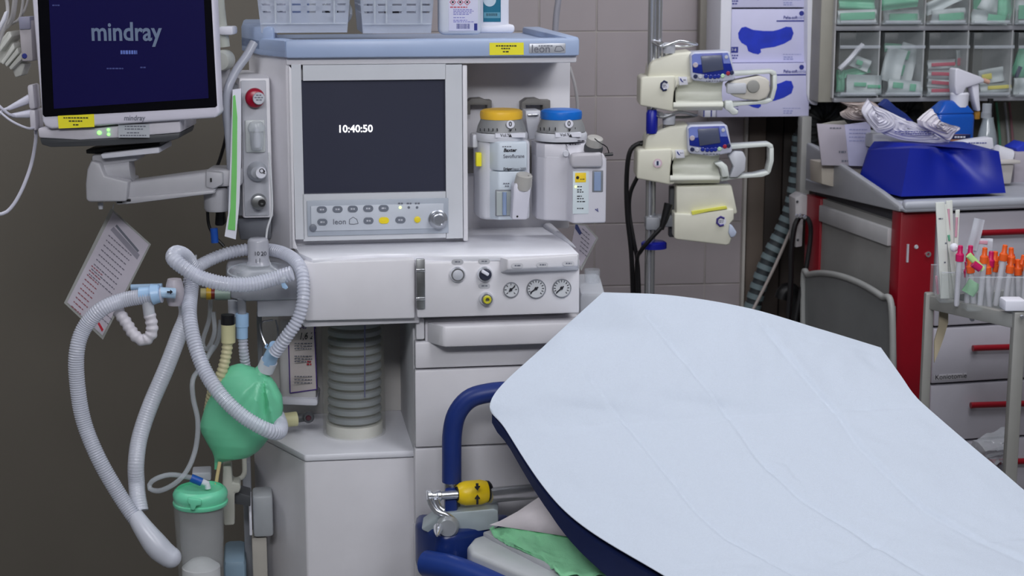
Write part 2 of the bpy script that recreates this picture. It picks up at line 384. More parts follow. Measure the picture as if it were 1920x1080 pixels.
b = MB().pb(902, 508.5, 917, 515, 2.848, 2.856, .002); rotmb(b, P(908.5, 513, 2.85), 32); b.out('selector_pointer', paper, kn)
MB().disc(911, 559, [(12.5, 0), (12.5, .008), (10.5, .014), (8, .014)], 2.868).out('gas_port_ring', chrome, mach)
MB().disc(911.5, 559, [(8, 0), (8, .015), (6.5, .018), (4, .018), (3.5, .014)], 2.868).out('gas_port', mat('lime_yellow_plastic', (205, 200, 40), .35), mach)
gf = mat('gauge_face', (205, 208, 212), .5)
for cx, cy, r_, an in ((958, 543, 14.5, 40), (1005, 541, 18, -145), (1053, 540, 17.5, -140)):
    g = MB().disc(cx, cy, [(r_, 0), (r_, .004), (r_-1.3, .005), (r_-2, .003)], 2.868, 32).out('pressure_gauge', mat('gauge_rim', (150, 153, 160), .3, .5), mach)
    MB().disc(cx, cy, [(r_-1.6, 0), (r_-1.6, .0036)], 2.868, 32).out('dial_face', gf, g)
    b = MB(); k = sc(cx, cy, 2.864); c0 = P(cx, cy, 2.8636)
    for i in range(13):
        if r_ < 16 and i % 2: continue
        a = R(-225+i*22.5); p1 = c0+Vector((math.cos(a), 0, -math.sin(a)))*k*(r_-3); p2 = c0+Vector((math.cos(a), 0, -math.sin(a)))*k*(r_-6.5)
        b.tube([p1, p2], .0007, n=4, step=.01)
    b.out('scale_marks', ink, g)
    b = MB(); a = R(an); dv = Vector((math.cos(a), 0, math.sin(a))); b.tube([c0-dv*k*5-Vector((0, .001, 0)), c0+dv*k*(r_-5)-Vector((0, .001, 0))], .0011, n=5, step=.004)
    b.lathe(c0, [(.0028, 0), (.0022, .003)], axis=(0, -1, 0), n=12); b.out('needle', ink, g)
# left storage door with hinge
b = MB()
v2 = [(569, 492), (640, 490), (778, 486), (778, 597), (700, 599), (575, 602), (569, 598)]
b.xp(v2, 2.872, 2.9, .003); b.out('storage_door', white, mach)
b = MB(); b.vp([(fx(556, 2.93, 540), 2.95), (fx(569, 2.88, 540), 2.885), (fx(785, 2.9, 540), 2.89), (fx(785, 2.9, 540), DB), (fx(556, 2.93, 540), DB)], fz(603, 2.9), zw-.014, .002); b.out('storage_box', white, mach)
b = MB(); b.pb(781, 486, 797, 579, 2.862, 2.87, .001); hg = b.out('hinge', steel, mach)
MB().pb(780, 505, 797, 510, 2.860, 2.864, .0005).out('hinge_knuckle', chrome, hg); b = MB(); b.pb(780, 558, 797, 563, 2.860, 2.864, .0005); b.out('hinge_knuckle', chrome, hg)
# lower column with drawers
b = MB(); b.vp([(fx(775, 2.92, 700), 2.925), (fx(1086, 2.92, 700), 2.925), (fx(1086, 2.92, 700), DB), (fx(775, 2.92, 700), DB)], .10, fz(595, 2.9), .002); b.out('drawer_column', mat('inner_white', (200, 200, 204), .5), mach)
for y0_, y1_ in ((637, 686), (690, 833), (836, 979), (982, 1120), (1123, 1250)):
    dr = MB().pb(778.5, y0_, 1086, y1_, 2.9, 2.93, .003).out('drawer', white, mach)
dr1 = MB().pb(797, 597, 1086, 637, 2.905, 2.93, .003).out('drawer', white, mach)
MB().pb(780, 598, 796, 637, 2.9, 2.93, .003).out('corner_piece', white, mach)
b = MB(); za, zb2 = fz(604, 2.9), fz(651, 2.87)
b.vp([(fx(800, 2.9, 620), 2.905), (fx(832, 2.86, 620), 2.862), (fx(1086, 2.86, 620), 2.862), (fx(1086, 2.86, 620), 2.905)], zb2, za, .005); b.out('pull_handle', white, dr1)
# canister bay
b = MB()
zs = fz(848, 2.93, 660)
b.vp([(fx(492, 3.16, 700), 3.2), (fx(778, 3.0, 700), 3.2), (fx(778, 3.0, 700), DB), (fx(492, 3.16, 700), DB)], zs, fz(595, 2.95), .002)
b.out('bay_back_panel', mat('bay_panel_white', (205, 203, 200), .5), mach)
cab = [(fx(572, 2.93, 900), 2.93), (fx(778, 2.93, 900), 2.93), (fx(778, 2.93, 900), DB), (fx(478, 3.12, 900), DB), (fx(478, 3.12, 900), 3.12)]
b = MB(); b.vp(cab, .10, zs-.014, .004); cabo = b.out('lower_cabinet', white, mach)
b = MB(); b.vp([(x, y-.004) for x, y in cab], zs-.013, zs, .004); b.out('bay_shelf', MATS['worktop_white'], mach)
b = MB(); b.vp([(fx(500, 3.12, 980), 3.085), (fx(528, 3.1, 980), 3.055), (fx(528, 3.1, 980), 3.09), (fx(500, 3.12, 980), 3.12)], .3, fz(945, 3.08, 515), .004); b.out('side_rail', steel, mach)
b = MB(); b.box(fx(478, 3.1, 900)-.0, fx(1086, 2.9, 900), 2.96, DB, .06, .10, .01)
b.out('base_plinth', midgrey, mach)
for x_, y_ in ((480, 3.1), (1060, 3.0), (560, 3.4), (1060, 3.4)):
    p = fx(x_, 3.0, 1000); MB().lathe((p, y_-.02, .035), [(.035, -.015), (.035, .015)], axis=(1, 0, 0), n=20).out('caster', black, mach)
# gas panel on the left edge
gp = MB(); gp.vp([(fx(447, 3.0, 280), 3.02), (fx(452, 2.98, 280), 2.985), (fx(509, 2.98, 280), 2.985), (fx(509, 2.98, 280), 3.2), (fx(447, 3.0, 280), 3.2)], fz(409, 2.985, 480), fz(146, 2.985, 480), .004)
gpo = gp.out('gas_panel', white, mach)
MB().pb(455, 151, 502, 405, 2.982, 2.988, .002).out('gas_panel_plate', mat('plate_grey', (178, 180, 188), .45), gpo)
b = MB(); b.pb(438, 158, 452, 405, 3.0, 3.05, .004); b.out('side_rail', midgrey, gpo)
kd = 2.982
MB().disc(478, 183, [(18.5, 0), (18.5, .01), (16.5, .014), (13, .016)], kd).out('oxygen_flush_knob', mat('crimson_plastic', (158, 8, 44), .3), gpo)
a_ = MB().disc(485, 183, [(11.5, .012), (11.5, .024), (10, .027)], kd).out('knob_cap', ltgrey, gpo)
lines([(480, 490, 178.5), (477, 493, 183), (480, 491, 187.5)], kd-.0275, 2, greyink, a_)
text('O₂', 479, 180, kd-.0278, 5, ink, a_) if False else None
MB().pb(460, 225, 497, 286, kd-.004, kd, .002).out('flow_tube_plate', mat('translucent_plate', (190, 195, 196), .3), gpo)
MB().pl(482, [(6, 283), (11, 280), (13, 268), (13, 247), (16, 246), (17, 240), (13, 230), (6, 227)], kd-.012).out('flow_tube', clear2, gpo)
MB().pl(482, [(7, 276), (8, 262), (6, 252), (4, 238)], kd-.012).out('float', ltgrey, gpo)
MB().disc(482, 321, [(19, 0), (19, .006), (16, .01), (13, .018), (11, .02)], kd).out('oxygen_knob', mat('silver_plastic', (182, 186, 194), .3, .3), gpo)
a_ = MB().disc(489, 321, [(10.5, .016), (10.5, .03), (9, .032)], kd).out('knob_cap', paper, gpo)
text('O', 485.5, 321, kd-.0325, 9.5, ink, a_, bold=.3); text('2', 493, 323, kd-.0325, 7, ink, a_, bold=.3)
MB().disc(485, 377, [(15, 0), (15, .012), (13, .02), (9, .021)], kd).out('oxygen_outlet', steel, gpo)
MB().disc(491, 377, [(7, .018), (7, .026), (3, .026), (3, .02)], kd).out('outlet_core', black, gpo)
b = MB(); b.vp([(fx(450, 3.05, 440), 3.05), (fx(508, 3.05, 440), 3.05), (fx(508, 3.05, 440), 3.2), (fx(450, 3.05, 440), 3.2)], fz(450, 3.05, 480), fz(411, 3.0, 480), .004, top=[(fx(444, 3.0, 440), 3.01), (fx(509, 3.0, 440), 3.0), (fx(509, 3.05, 440), 3.2), (fx(444, 3.05, 440), 3.2)]); b.out('panel_bracket', midgrey, mach)

# absorber canister in the bay
D = 3.06
ab = thing('absorber_canister', 'clear ringed absorber canister standing in the bay of the white machine', 'canister', P(665, 818, D))
MB().pl(665, [(50, 814), (53, 809), (53, 790)], D).out('base_ring', mat('white_ring_plastic', (228, 228, 222), .4), ab)
MB().pl(665, [(54, 822), (58, 819), (59, 808), (58, 598)], D, n=36).out('cylinder', mat('amber_clear_shell', (196, 196, 180), .15, alpha=.22, spec=.8), ab)
for i in range(12):
    y = 785-i*16
    MB().pl(665, [(43, y), (50, y-1), (51, y-5), (50, y-9), (43, y-11)], D, n=32).out('bellows_ring', mat('bellows_grey', (134, 142, 152), .45), ab)
b = MB().pl(665, [(42, 790), (42, 600)], D, n=28); b.out('bellows_core', mat('bellows_dark', (60, 66, 78), .5), ab)
b = MB(); b.tube([P(684, 745, D-.052), P(684, 602, D-.052)], .0012, n=6); b.out('seam', blueink, ab)

# labelled white soda-lime bottle
D = 3.1
sb = thing('labelled_canister', 'white canister with a violet framed label and handwriting behind the green bag', 'canister', P(563, 755, D))
b = MB(); b.vp([(X(524, 680, D), D), (X(592, 680, D), D-.02), (X(598, 680, D), D+.07), (X(524, 680, D), D+.07)], Z(563, 748, D), Z(563, 596, D), .008); b.out('body', mat('milky_white_plastic', (214, 212, 214), .4), sb)
b = MB(); b.vp([(X(518, 680, D), D-.004), (X(594, 680, D), D-.026), (X(602, 680, D), D+.074), (X(518, 680, D), D+.074)], Z(563, 757, D), Z(563, 742, D), .006); b.out('base_rim', paper, sb)
def on(px, py, e=0): return D-.02*(px-524)/68-.0015-e
b = MB(); q = [P(540, 606, on(540, 0)), P(589, 606, on(589, 0)), P(594, 730, on(589, 0)), P(544, 737, on(544, 0))]
b.add(q+[p+Vector((0, .0012, 0)) for p in q], [(0, 1, 2, 3), (4, 5, 6, 7), (0, 1, 5, 4), (1, 2, 6, 5), (2, 3, 7, 6), (3, 0, 4, 7)]); lb = b.out('label_sheet', mat('label_cream', (224, 214, 212), .6), sb)
b = MB(); b.tube([p-Vector((0, .0006, 0)) for p in (q[0], q[1])], .0011, n=5); b.tube([p-Vector((0, .0006, 0)) for p in (q[1], q[2])], .0011, n=5); b.tube([p-Vector((0, .0006, 0)) for p in (q[2], q[3])], .0011, n=5); b.tube([p-Vector((0, .0006, 0)) for p in (q[3], q[0])], .0011, n=5)
b.out('label_border', mat('violet_ink', (80, 50, 140), .6), lb)
text('ENSTEN', 558, 614, on(560, 0, .004), 7, mat('violet_ink', (80, 50, 140), .6), lb)
text('1,6 2l', 560, 631, on(570, 0, .004), 14, ink, lb, slant=.3, wid=.7)
lines([(552, 585, y) for y in (644, 649, 654, 668, 673, 678, 706, 712, 718)], on(590, 0, .0005), 2, greyink, lb); lines([(576, 583, 678), (575, 584, 683)], on(590, 0, .0006), 3, redink, lb)
# ================================================================ VAPORIZERS
vap = mat('vaporizer_white', (208, 210, 218), .38, var=.02); vapg = mat('vaporizer_grey', (140, 142, 144), .4, var=.03)
def vap_head(t, cx, hw, d, capm, sgn=1):
    MB().pl(cx, [(hw+5, 246), (hw+3, 236), (hw-3, 222)], d, n=36).out('graduated_dial', vapg, t)
    MB().pl(cx, [(hw-2, 222), (hw-1, 214), (hw-2, 208), (hw-7, 205), (hw-14, 204)], d, n=36).out('dial_cap', capm, t)
    MB().pl(cx, [(hw+7, 262), (hw+8, 258), (hw+8, 250), (hw+6, 247)], d, n=36).out('collar', vap, t)
use(M_)
D = 3.03; k = sc(940, 240, D)
v1 = thing('vaporizer', 'anaesthetic vaporizer with a yellow dial cap hanging beside the screen', 'vaporizer', P(940, 415, D))
yel = mat('orange_yellow_plastic', (246, 196, 60), .35)
vap_head(v1, 940, 41, D, yel)
fr = D-46*k
z0 = MB().disc(957, 233, [(7.5, 0), (7.5, .002)], fr+.001).out('zero_button', paper, v1); text('0', 957, 233, fr-.0015, 9, ink, z0, align='CENTER', bold=.4)
b = MB(); b.xp([(954, 243), (960, 243), (957, 247.5)], fr-.002, fr-.001); b.xp([(954, 257), (960, 257), (957, 251)], fr-.0035, fr-.0025); b.out('pointer', ink, v1)
lb = MB().pb(929, 250, 985, 258, fr-.003, fr+.01).out('scale_label', paper, v1); text('Vol.%', 938, 254, fr-.0035, 6, ink, lb)
text('0.2', 899, 241, D-22*k, 6, ink, v1, rotz=0) if False else None
for i, x_ in enumerate((900, 908, 916, 924, 932, 966, 976)):
    dd = D-math.sqrt(max(0, 46**2-(x_-940)**2))*k; MB().pb(x_, 241, x_+1.2, 246, dd-.002, dd+.002).out('graduation', ink, v1)
b = MB(); b.vp([(X(893, 340, D), D+.02), (X(896, 340, D), D-.018), (X(905, 340, D), D-.03), (X(925, 340, D), D-.036), (X(988, 340, D), D-.036), (X(988, 340, D), D+.045), (X(893, 340, D), D+.045)], Z(940, 410, D-.02), Z(940, 262, D-.02), .006, 3)
b.out('housing', vap, v1)
dfr = D-.052
b = MB(); zt_ = Z(940, 266, dfr)
b.vp([(X(919, 340, dfr), D-.03), (X(935, 340, dfr), dfr), (X(989, 340, dfr), dfr), (X(989, 340, dfr), D-.03)], Z(940, 321, dfr), zt_, .004)
b.vp([(X(919, 340, dfr), D-.03), (X(935, 340, dfr), dfr+.002), (X(987, 340, dfr), dfr+.002), (X(987, 340, dfr), D-.03)], Z(940, 413, dfr), Z(940, 322, dfr), .003); b.out('front_housing', mat('vaporizer_front', (206, 216, 226), .35, var=.02), v1)
text('Baxter', 944, 282, dfr-.0005, 6.5, ink, v1, slant=.2, bold=.9, wid=1.0); text('Sevoflurane', 943.5, 293.5, dfr-.0005, 7, greyink, v1, bold=.3, wid=.88)
text('Dräger', 944, 317, dfr-.0005, 4.8, ink, v1, bold=.5, wid=.85); text('Vapor 2000', 960, 317, dfr-.0005, 4.5, greyink, v1, wid=.9)
text('Volatile', 943, 275, dfr-.0005, 4, greyink, v1) if False else lines([(942, 960, 275)], dfr-.0005, 1.8, greyink, v1)
lines([(944, 956, 344), (947, 954, 349)], dfr-.0002, 2, greyink, v1)
wf = MB().pb(929, 356, 960, 405, dfr-.002, dfr+.002, .001).out('window_frame', mat('window_grey', (120, 124, 130), .4), v1)
MB().pb(931, 359, 958, 404, dfr-.003, dfr-.001, .001).out('window', mat('window_pane_grey', (170, 178, 178), .2), wf)
b = MB(); b.pl(946, [(4, 403), (4, 360)], dfr-.004, n=12); b.out('sight_glass', mat('sight_glass_blue', (140, 158, 190), .15), wf)
b = MB(); b.xp([(963, 348), (968, 343), (996, 347), (996, 352), (989, 412), (960, 412)], dfr-.03, dfr+.004, .004); b.out('filler_block', mat('filler_lilac', (204, 204, 216), .4), v1)
b = MB(); p_ = P(980, 349, dfr-.018); b.lathe(p_, [(.0155, -.004), (.0165, 0), (.0155, .010), (.0145, .021), (.012, .023)], axis=(.12, -.25, 1), n=24); b.out('filler_cap', mat('filler_cap_grey', (170, 168, 164), .45), v1)
b = MB(); b.tube([P(982, 331, dfr-.03), P(992, 330, dfr-.03), P(998, 336, dfr-.02), P(996, 342, dfr-.01)], .0009, n=6); b.out('cap_leash', black, v1)
MB().disc(970, 406, [(2, 0), (1.6, .001)], dfr-.03, 10).out('screw', black, v1)
MB().pb(893, 287, 903, 312, D-.035, D-.018, .001).out('sticker', yellow, v1)
b = MB(); b.pb(886, 252, 897, 278, D-.01, D+.03, .004); b.out('side_lug', vap, v1)
# locking bar between the two
lk = thing('locking_bar', 'white interlock bar between the yellow capped and the blue capped vaporizers', 'lock bar', P(1000, 260, 3.1))
b = MB(); b.xp([(985, 207), (1014, 207), (1014, 214), (1008, 238), (1002, 262), (992, 262), (986, 225)], 3.08, 3.13, .003); b.out('lever', vap, lk)
MB().pb(990, 214, 1010, 217, 3.072, 3.08, .001).out('pin', chrome, lk)
D = 3.02
v2_ = thing('vaporizer', 'larger anaesthetic vaporizer with a blue dial cap at the machine right edge', 'vaporizer', P(1055, 418, D))
vap_head(v2_, 1052, 40, D, mat('azure_plastic', (20, 110, 205), .35))
k = sc(1052, 240, D); fr = D-45*k
z0 = MB().disc(1067, 232, [(7.5, 0), (7.5, .002)], fr+.001).out('zero_button', paper, v2_); text('0', 1067, 232, fr-.0015, 9, ink, z0, align='CENTER', bold=.4)
b = MB(); b.xp([(1065, 242), (1071, 242), (1068, 247)], fr-.002, fr-.001); b.xp([(1067, 257), (1073, 257), (1070, 251)], fr-.0035, fr-.0025); b.out('pointer', ink, v2_)
lb = MB().pb(1042, 249, 1090, 257, fr-.003, fr+.01).out('scale_label', paper, v2_); text('Vol.%', 1050, 253, fr-.0035, 6, ink, lb)
for x_ in (1013, 1020, 1030, 1041, 1078, 1086):
    dd = D-math.sqrt(max(0, 45**2-(x_-1052)**2))*k; MB().pb(x_, 239, x_+1.2, 245, dd-.002, dd+.002).out('graduation', ink, v2_)
# body: sloping shoulder towards the front right
b = MB(); rx0, rx1 = X(1003, 330, D), X(1131, 330, D-.05)
zb1, ztp = Z(1060, 419, D-.03), Z(1060, 262, D)
pl0 = [(rx0, D+.04), (rx0, D-.015), (rx0+.012, D-.034), (rx0+.05, D-.05), (X(1074, 330, D-.08), D-.075), (X(1080, 330, D-.08), D-.08), (rx1, D-.08), (rx1, D+.04)]
plt_ = [(rx0, D+.04), (rx0, D-.015), (rx0+.012, D-.034), (rx0+.05, D-.04), (X(1060, 330, D-.04), D-.04), (X(1085, 330, D-.04), D-.04), (rx1-.01, D-.035), (rx1-.01, D+.04)]
b.vp(pl0, Z(1100, 419, D-.08), Z(1100, 296, D-.08), .005, 3)
b.vp(pl0, Z(1100, 300, D-.08), ztp-.004, .006, 3, top=plt_)
b.out('housing', mat('vaporizer_warm_white', (204, 203, 211), .38, var=.02), v2_)
df = D-.08
b = MB(); b.xp([(1072, 290), (1082, 288), (1130, 286), (1131, 314), (1072, 314), (1070, 302)], df-.012, df+.01, .005, 3); b.out('front_bulge', mat('bulge_grey', (184, 182, 188), .38), v2_)
b = MB(); p_ = P(1113, 276, df+.012); b.lathe(p_, [(.0165, -.008), (.017, 0), (.0155, .004)], axis=(.1, -.35, 1), n=26); b.out('filler_collar', dkgrey, v2_)
b = MB(); b.lathe(p_, [(.0145, -.006), (.015, .012), (.014, .018), (.010, .02)], axis=(.1, -.35, 1), n=26); b.out('filler_cap', MATS['filler_cap_grey'], v2_)
b = MB(); b.tube([P(1115, 260, df-.01), P(1125, 268, df-.02), P(1138, 276, df-.01), P(1142, 289, df)], .001, n=6); b.tube([P(1134, 290, df), P(1149, 289, df)], .003, n=8); b.out('cap_leash', black, v2_)
ldp = MB().pb(1074, 321, 1104, 401, df-.0015, df+.001, .0008).out('status_label', mat('status_pale', (205, 216, 220), .5), v2_)
ys = MB().pb(1078.5, 324, 1099, 342, df-.0025, df-.001, .001).out('yellow_patch', mat('amber_yellow', (240, 205, 40), .5), ldp)
MB().disc(1083, 333, [(3, 0), (3, .0006)], df-.0026, 10).out('print', ink, ldp); lines([(1088, 1096, 336)], df-.0028, 1.5, ink, ldp)
MB().disc(1079.5, 350, [(2.2, 0), (1.8, .001)], df-.0016, 10).out('indicator', mat('lit_green_led', (225, 255, 140), .3, emit=1.6), ldp)
lines([(1082, 1093, 350), (1082, 1091, 356), (1082, 1094, 360), (1082, 1091, 368), (1082, 1096, 372.5), (1082, 1097, 378), (1082, 1094, 391)], df-.0018, 1.9, ink, ldp)
lines([(1067, 1088, 270.5), (1083, 1097, 264)], df+.035, 1.8, ink, v2_)
wf = MB().pb(1111, 320, 1131, 360, df-.002, df+.001, .001).out('window_frame', mat('window_grey', (120, 124, 130), .4), v2_)
MB().pb(1114, 322, 1127, 358, df-.0035, df-.001, .001).out('window', mat('sight_glass_blue', (140, 158, 190), .15), wf)
b = MB(); b.tube([P(1116, 392, df-.001), P(1118, 397, df-.001), P(1123, 396, df-.001), P(1123, 391, df-.001), P(1120, 391, df-.001)], .0008, n=5); b.out('symbol', blueink, v2_)
MB().disc(1061, 288, [(6, 0), (5, .003)], D-.055, 18).out('side_button', vap, v2_)

# ================================================================ THINGS ON THE TOP SHELF
def basket(x0, x1, y0, y1, d, dep, label, xin=6):
    t = thing('plastic_basket', label, 'basket', P((x0+x1)/2, y1, d))
    zb = Z((x0+x1)/2, y1, d); zt = Z((x0+x1)/2, y0, d); xa, xb = X(x0, 30, d), X(x1, 30, d)
    def ring(z, e, th):
        s = MB()
        o = [(xa+e, d+e), (xb-e, d+e), (xb-e, d+dep-e), (xa+e, d+dep-e)]
        return o
    b = MB(); hh = zt-zb; e0 = .012; wt = .002
    for (z0_, z1_, ea, eb) in ((zb, zb+.03, e0, .009),):
        b.vp([(xa+ea, d+ea), (xb-ea, d+ea), (xb-ea, d+dep-ea), (xa+ea, d+dep-ea)], z0_, z0_+.003, .001)
    for (px0, px1) in (((xa, d), (xb, d)), ((xb, d), (xb, d+dep)), ((xa, d+dep), (xb, d+dep)), ((xa, d), (xa, d+dep))):
        cx_, cy_ = (xa+xb)/2, d+dep/2
        def inn(p, f): return Vector((cx_+(p[0]-cx_)*f, cy_+(p[1]-cy_)*f, 0))
        L = (Vector(px1)-Vector(px0)).length; ncol = max(5, int(L/.026))
        # solid lower band, then a wall pierced by slots
        def cell(u0, u1, w0, w1):
            vs = []
            for th_ in (1.0, .975):
                for (u, w_) in ((u0, w0), (u1, w0), (u1, w1), (u0, w1)):
                    f = th_*(.88+.12*w_); a = inn(px0, f); c = inn(px1, f); p = a.lerp(c, u); vs.append((p.x, p.y, zb+w_*hh))
            b.add(vs, [(0, 1, 2, 3), (4, 5, 6, 7), (0, 1, 5, 4), (1, 2, 6, 5), (2, 3, 7, 6), (3, 0, 4, 7)])
        cell(0, 1, 0, .31)
        for r_ in range(6): cell(0, 1, .31+.115*r_+.03, .31+.115*(r_+1))
        for c_ in range(ncol+1):
            u = c_/ncol; cell(max(0, u-.035), min(1, u+.035), .31, 1)
    b.out('slotted_wall', mat('milky_basket_plastic', (205, 212, 226), .3, alpha=.5, spec=.6), t)
    fy = d+.0025
    b = MB(); b.box(xa+(xb-xa)*.07, xb-(xb-xa)*.07, fy, fy+.003, zb+hh*.14, zb+hh*.155); b.out('moulded_rib', clear2, t)
    for u in (.2, .35, .8):
        b = MB(); b.box(xa+(xb-xa)*u, xa+(xb-xa)*u+.003, fy-.001, fy+.003, zb+hh*.155, zb+hh*.5); b.out('moulded_rib', clear2, t)
    return t
use(M_)
DS = 3.04
bk1 = basket(478, 662, -60, 62, DS, .2, 'translucent slotted basket with coiled tubing at the left end of the blue shelf')
bk2 = basket(672, 818, -60, 63, DS, .2, 'second translucent slotted basket standing next to the white bottle')
sg = mat('basket_contents_blue', (150, 165, 205), .5);  # plain pale blue of the pack in the left basket
b = MB(); c0 = P(632, 22, DS+.05); k = sc(632, 22, DS)
pts = [c0+Vector((math.cos(a/12*PI)*26*k, .01*math.sin(a), math.sin(a/12*PI)*28*k)) for a in range(0, 40)]
b.tube(pts, 3.2*k, n=8); single(b, 'coiled_tube', clear2, 'coil of clear tubing lying inside the left basket', 'tube')
b = MB().pb(545, -20, 580, 45, DS+.03, DS+.05, .003); single(b, 'wrapped_pack', sg, 'pale blue wrapped pack standing inside the left basket', 'medical pack')
b = MB().pb(488, -50, 535, 42, DS+.04, DS+.07, .003); o = single(b, 'printed_carton', paper, 'white printed carton seen through the left end of the left basket', 'carton')
lines([(494+q, 500+q, y) for q in (0, 22, 30) for y in (5, 20, 34)], DS+.039, 4, greyink, o)
b = MB().pb(600, -12, 650, 40, DS+.075, DS+.10, .003); o = single(b, 'dark_print_carton', paper, 'carton with black bars standing behind the coil in the left basket', 'carton')
b = MB(); b.xp([(609, 20), (616, 20), (622, 26), (609, 25)], DS+.074, DS+.075); b.xp([(624, 20), (634, 20), (634, 25), (629, 25)], DS+.074, DS+.075); b.xp([(615, 32), (626, 32), (629, 39), (612, 39)], DS+.074, DS+.075); b.pb(600, -4, 634, 1, DS+.074, DS+.075); b.out('printed_bar', ink, o)
b = MB().pb(690, -30, 800, 45, DS+.06, DS+.09, .004); o = single(b, 'dark_print_carton', mat('greyish_carton', (170, 172, 185), .6), 'grey carton with two dark bars inside the right basket', 'carton')
b = MB(); b.pb(721, 20, 748, 26, DS+.058, DS+.06); b.xp([(722, 33), (748, 34), (748, 40), (735, 38)], DS+.058, DS+.06); b.pb(676, 18, 679, 24, DS+.06, DS+.061); b.out('printed_bar', ink, o)
# white bottle with printed label
D = 3.03
bt = thing('disinfectant_bottle', 'white square bottle with a violet printed label on the blue shelf', 'bottle', P(860, 66, D))
b = MB(); b.vp([(X(825, 30, D), D), (X(904, 30, D), D), (X(904, 30, D), D+.05), (X(825, 30, D), D+.05)], Z(860, 66, D), Z(860, -110, D), .01, 4); b.out('body', mat('bottle_milky', (205, 210, 220), .3), bt)
lb = MB().pb(841, -80, 896, 58, D-.001, D+.001, .0005).out('label_sheet', mat('bottle_label', (214, 214, 234), .5), bt)
b = MB()
for cx in (849, 863, 876):
    q = [P(cx-5.5, 4, D-.0012), P(cx, -1.5, D-.0012), P(cx+5.5, 4, D-.0012), P(cx, 9.5, D-.0012), P(cx-5.5, 4, D-.0012)]
    for i in range(4): b.tube([q[i], q[i+1]], .0006, n=4, step=.02)
b.out('hazard_diamond', redink, lb)
b = MB()
for cx in (849, 863, 876): b.disc(cx, 4, [(2, 0), (2, .0003)], D-.0012, 8)
b.out('hazard_symbol', ink, lb)
lines([(844, 876, 13.5)], D-.0013, 2, redink, lb)
lines([(850, 886, 18), (850, 888, 21), (850, 884, 24), (850, 880, 27), (850, 872, 33), (850, 876, 38), (850, 888, 41)], D-.0013, 1.4, mat('lilac_ink', (120, 120, 190), .6), lb)
b = MB()
for i in range(15): b.pb(856+i*1.7, 44.5, 856+i*1.7+random.choice((.7, 1.1)), 54, D-.0013, D-.001)
b.out('barcode', blueink, lb); MB().pb(889, 44, 895, 57, D-.0013, D-.001).out('size_mark', blueink, lb)
# teal labelled bottle
bt = thing('spray_cleaner_bottle', 'white bottle with a teal label standing right of the violet labelled bottle', 'bottle', P(935, 60, 3.09))
D = 3.09
b = MB(); b.vp([(X(896, 30, D), D), (X(955, 30, D), D), (X(955, 30, D), D+.06), (X(896, 30, D), D+.06)], Z(930, 55, D), Z(930, -120, D), .008, 4)
b.out('body', paper, bt); b = MB(); b.vp([(X(892, 30, D), D-.004), (X(965, 30, D), D-.004), (X(965, 30, D), D+.064), (X(892, 30, D), D+.064)], Z(930, 62, D), Z(930, 46, D), .006, 3); b.out('foot', paper, bt)
lb = MB().pb(906, -90, 939, 41, D-.0015, D+.001, .0005).out('label_sheet', mat('teal_label', (28, 110, 135), .5), bt)
MB().disc(918, 0, [(12, 0), (12, .0005)], D-.0016, 24).out('round_mark', mat('pale_mark', (190, 205, 215), .5), lb)
MB().pb(907, 23, 938, 34, D-.002, D-.001).out('band', mat('teal_light', (90, 150, 170), .5), lb)
b = MB()
for i in range(9): b.pb(912+i*2.4, 25, 913+i*2.4, 30, D-.0024, D-.002)
b.out('barcode', ink, lb)

# ================================================================ PATIENT MONITOR AND ITS ARM
use(G_)
D = 2.85
mon = thing('patient_monitor', 'patient monitor with a dark navy screen and white bezel on the swivel arm', 'monitor', P(240, 262, D))
# bezel leans a little: corners in the picture
bz = mat('monitor_bezel_white', (214, 212, 226), .35, var=.02)
def lean(b): return b
TL, TR, BR, BL = (44, -190), (392, -190), (411, 217), (83, 241)
b = MB(); b.xp([TL, TR, (409, 200), (411, 212), (404, 221), (96, 242), (84, 238), (79, 226)], D, D+.05, .004, 3); b.out('bezel', bz, mon)
gl = MB().xp([(63, -170), (387, -170), (407, 198), (404, 201), (84, 219), (80, 215)], D-.001, D+.002).out('screen_glass', mat('black_screen_border', (12, 12, 18), .15), mon)
b = MB().xp([(84, -170), (374, -170), (391, 184), (101, 204)], D-.002, D-.001).out('screen_image', mat('navy_screen_image', (17, 15, 56), .2, emit=.36, var=.12, scale=2), mon)
sl = mat('screen_lettering', (92, 106, 130), .4, emit=.22)
text('mindray', 170, 61, D-.0024, 35, sl, mon, wid=.84, bold=3.2)
lines([(226, 257, 98)], D-.0024, 7, mat('screen_dim_letters', (62, 76, 130), .4, emit=.8), mon); lines([(200, 231, 128.5), (263, 274, 126.5), (98, 112, 10)], D-.0024, 2.5, mat('screen_faint', (44, 50, 92), .4, emit=.7), mon)
text('mindray', 232, 221.5, D-.0006, 10, greyink, mon, slant=.15, bold=.4, wid=.88)
st = MB().xp([(108, 217), (176, 213), (177, 238), (110, 241)], D-.001, D).out('sticker', yellow, mon)
lines([(119, 166, 221), (129, 154, 227), (137, 149, 234)], D-.0014, 2.2, ink, st)
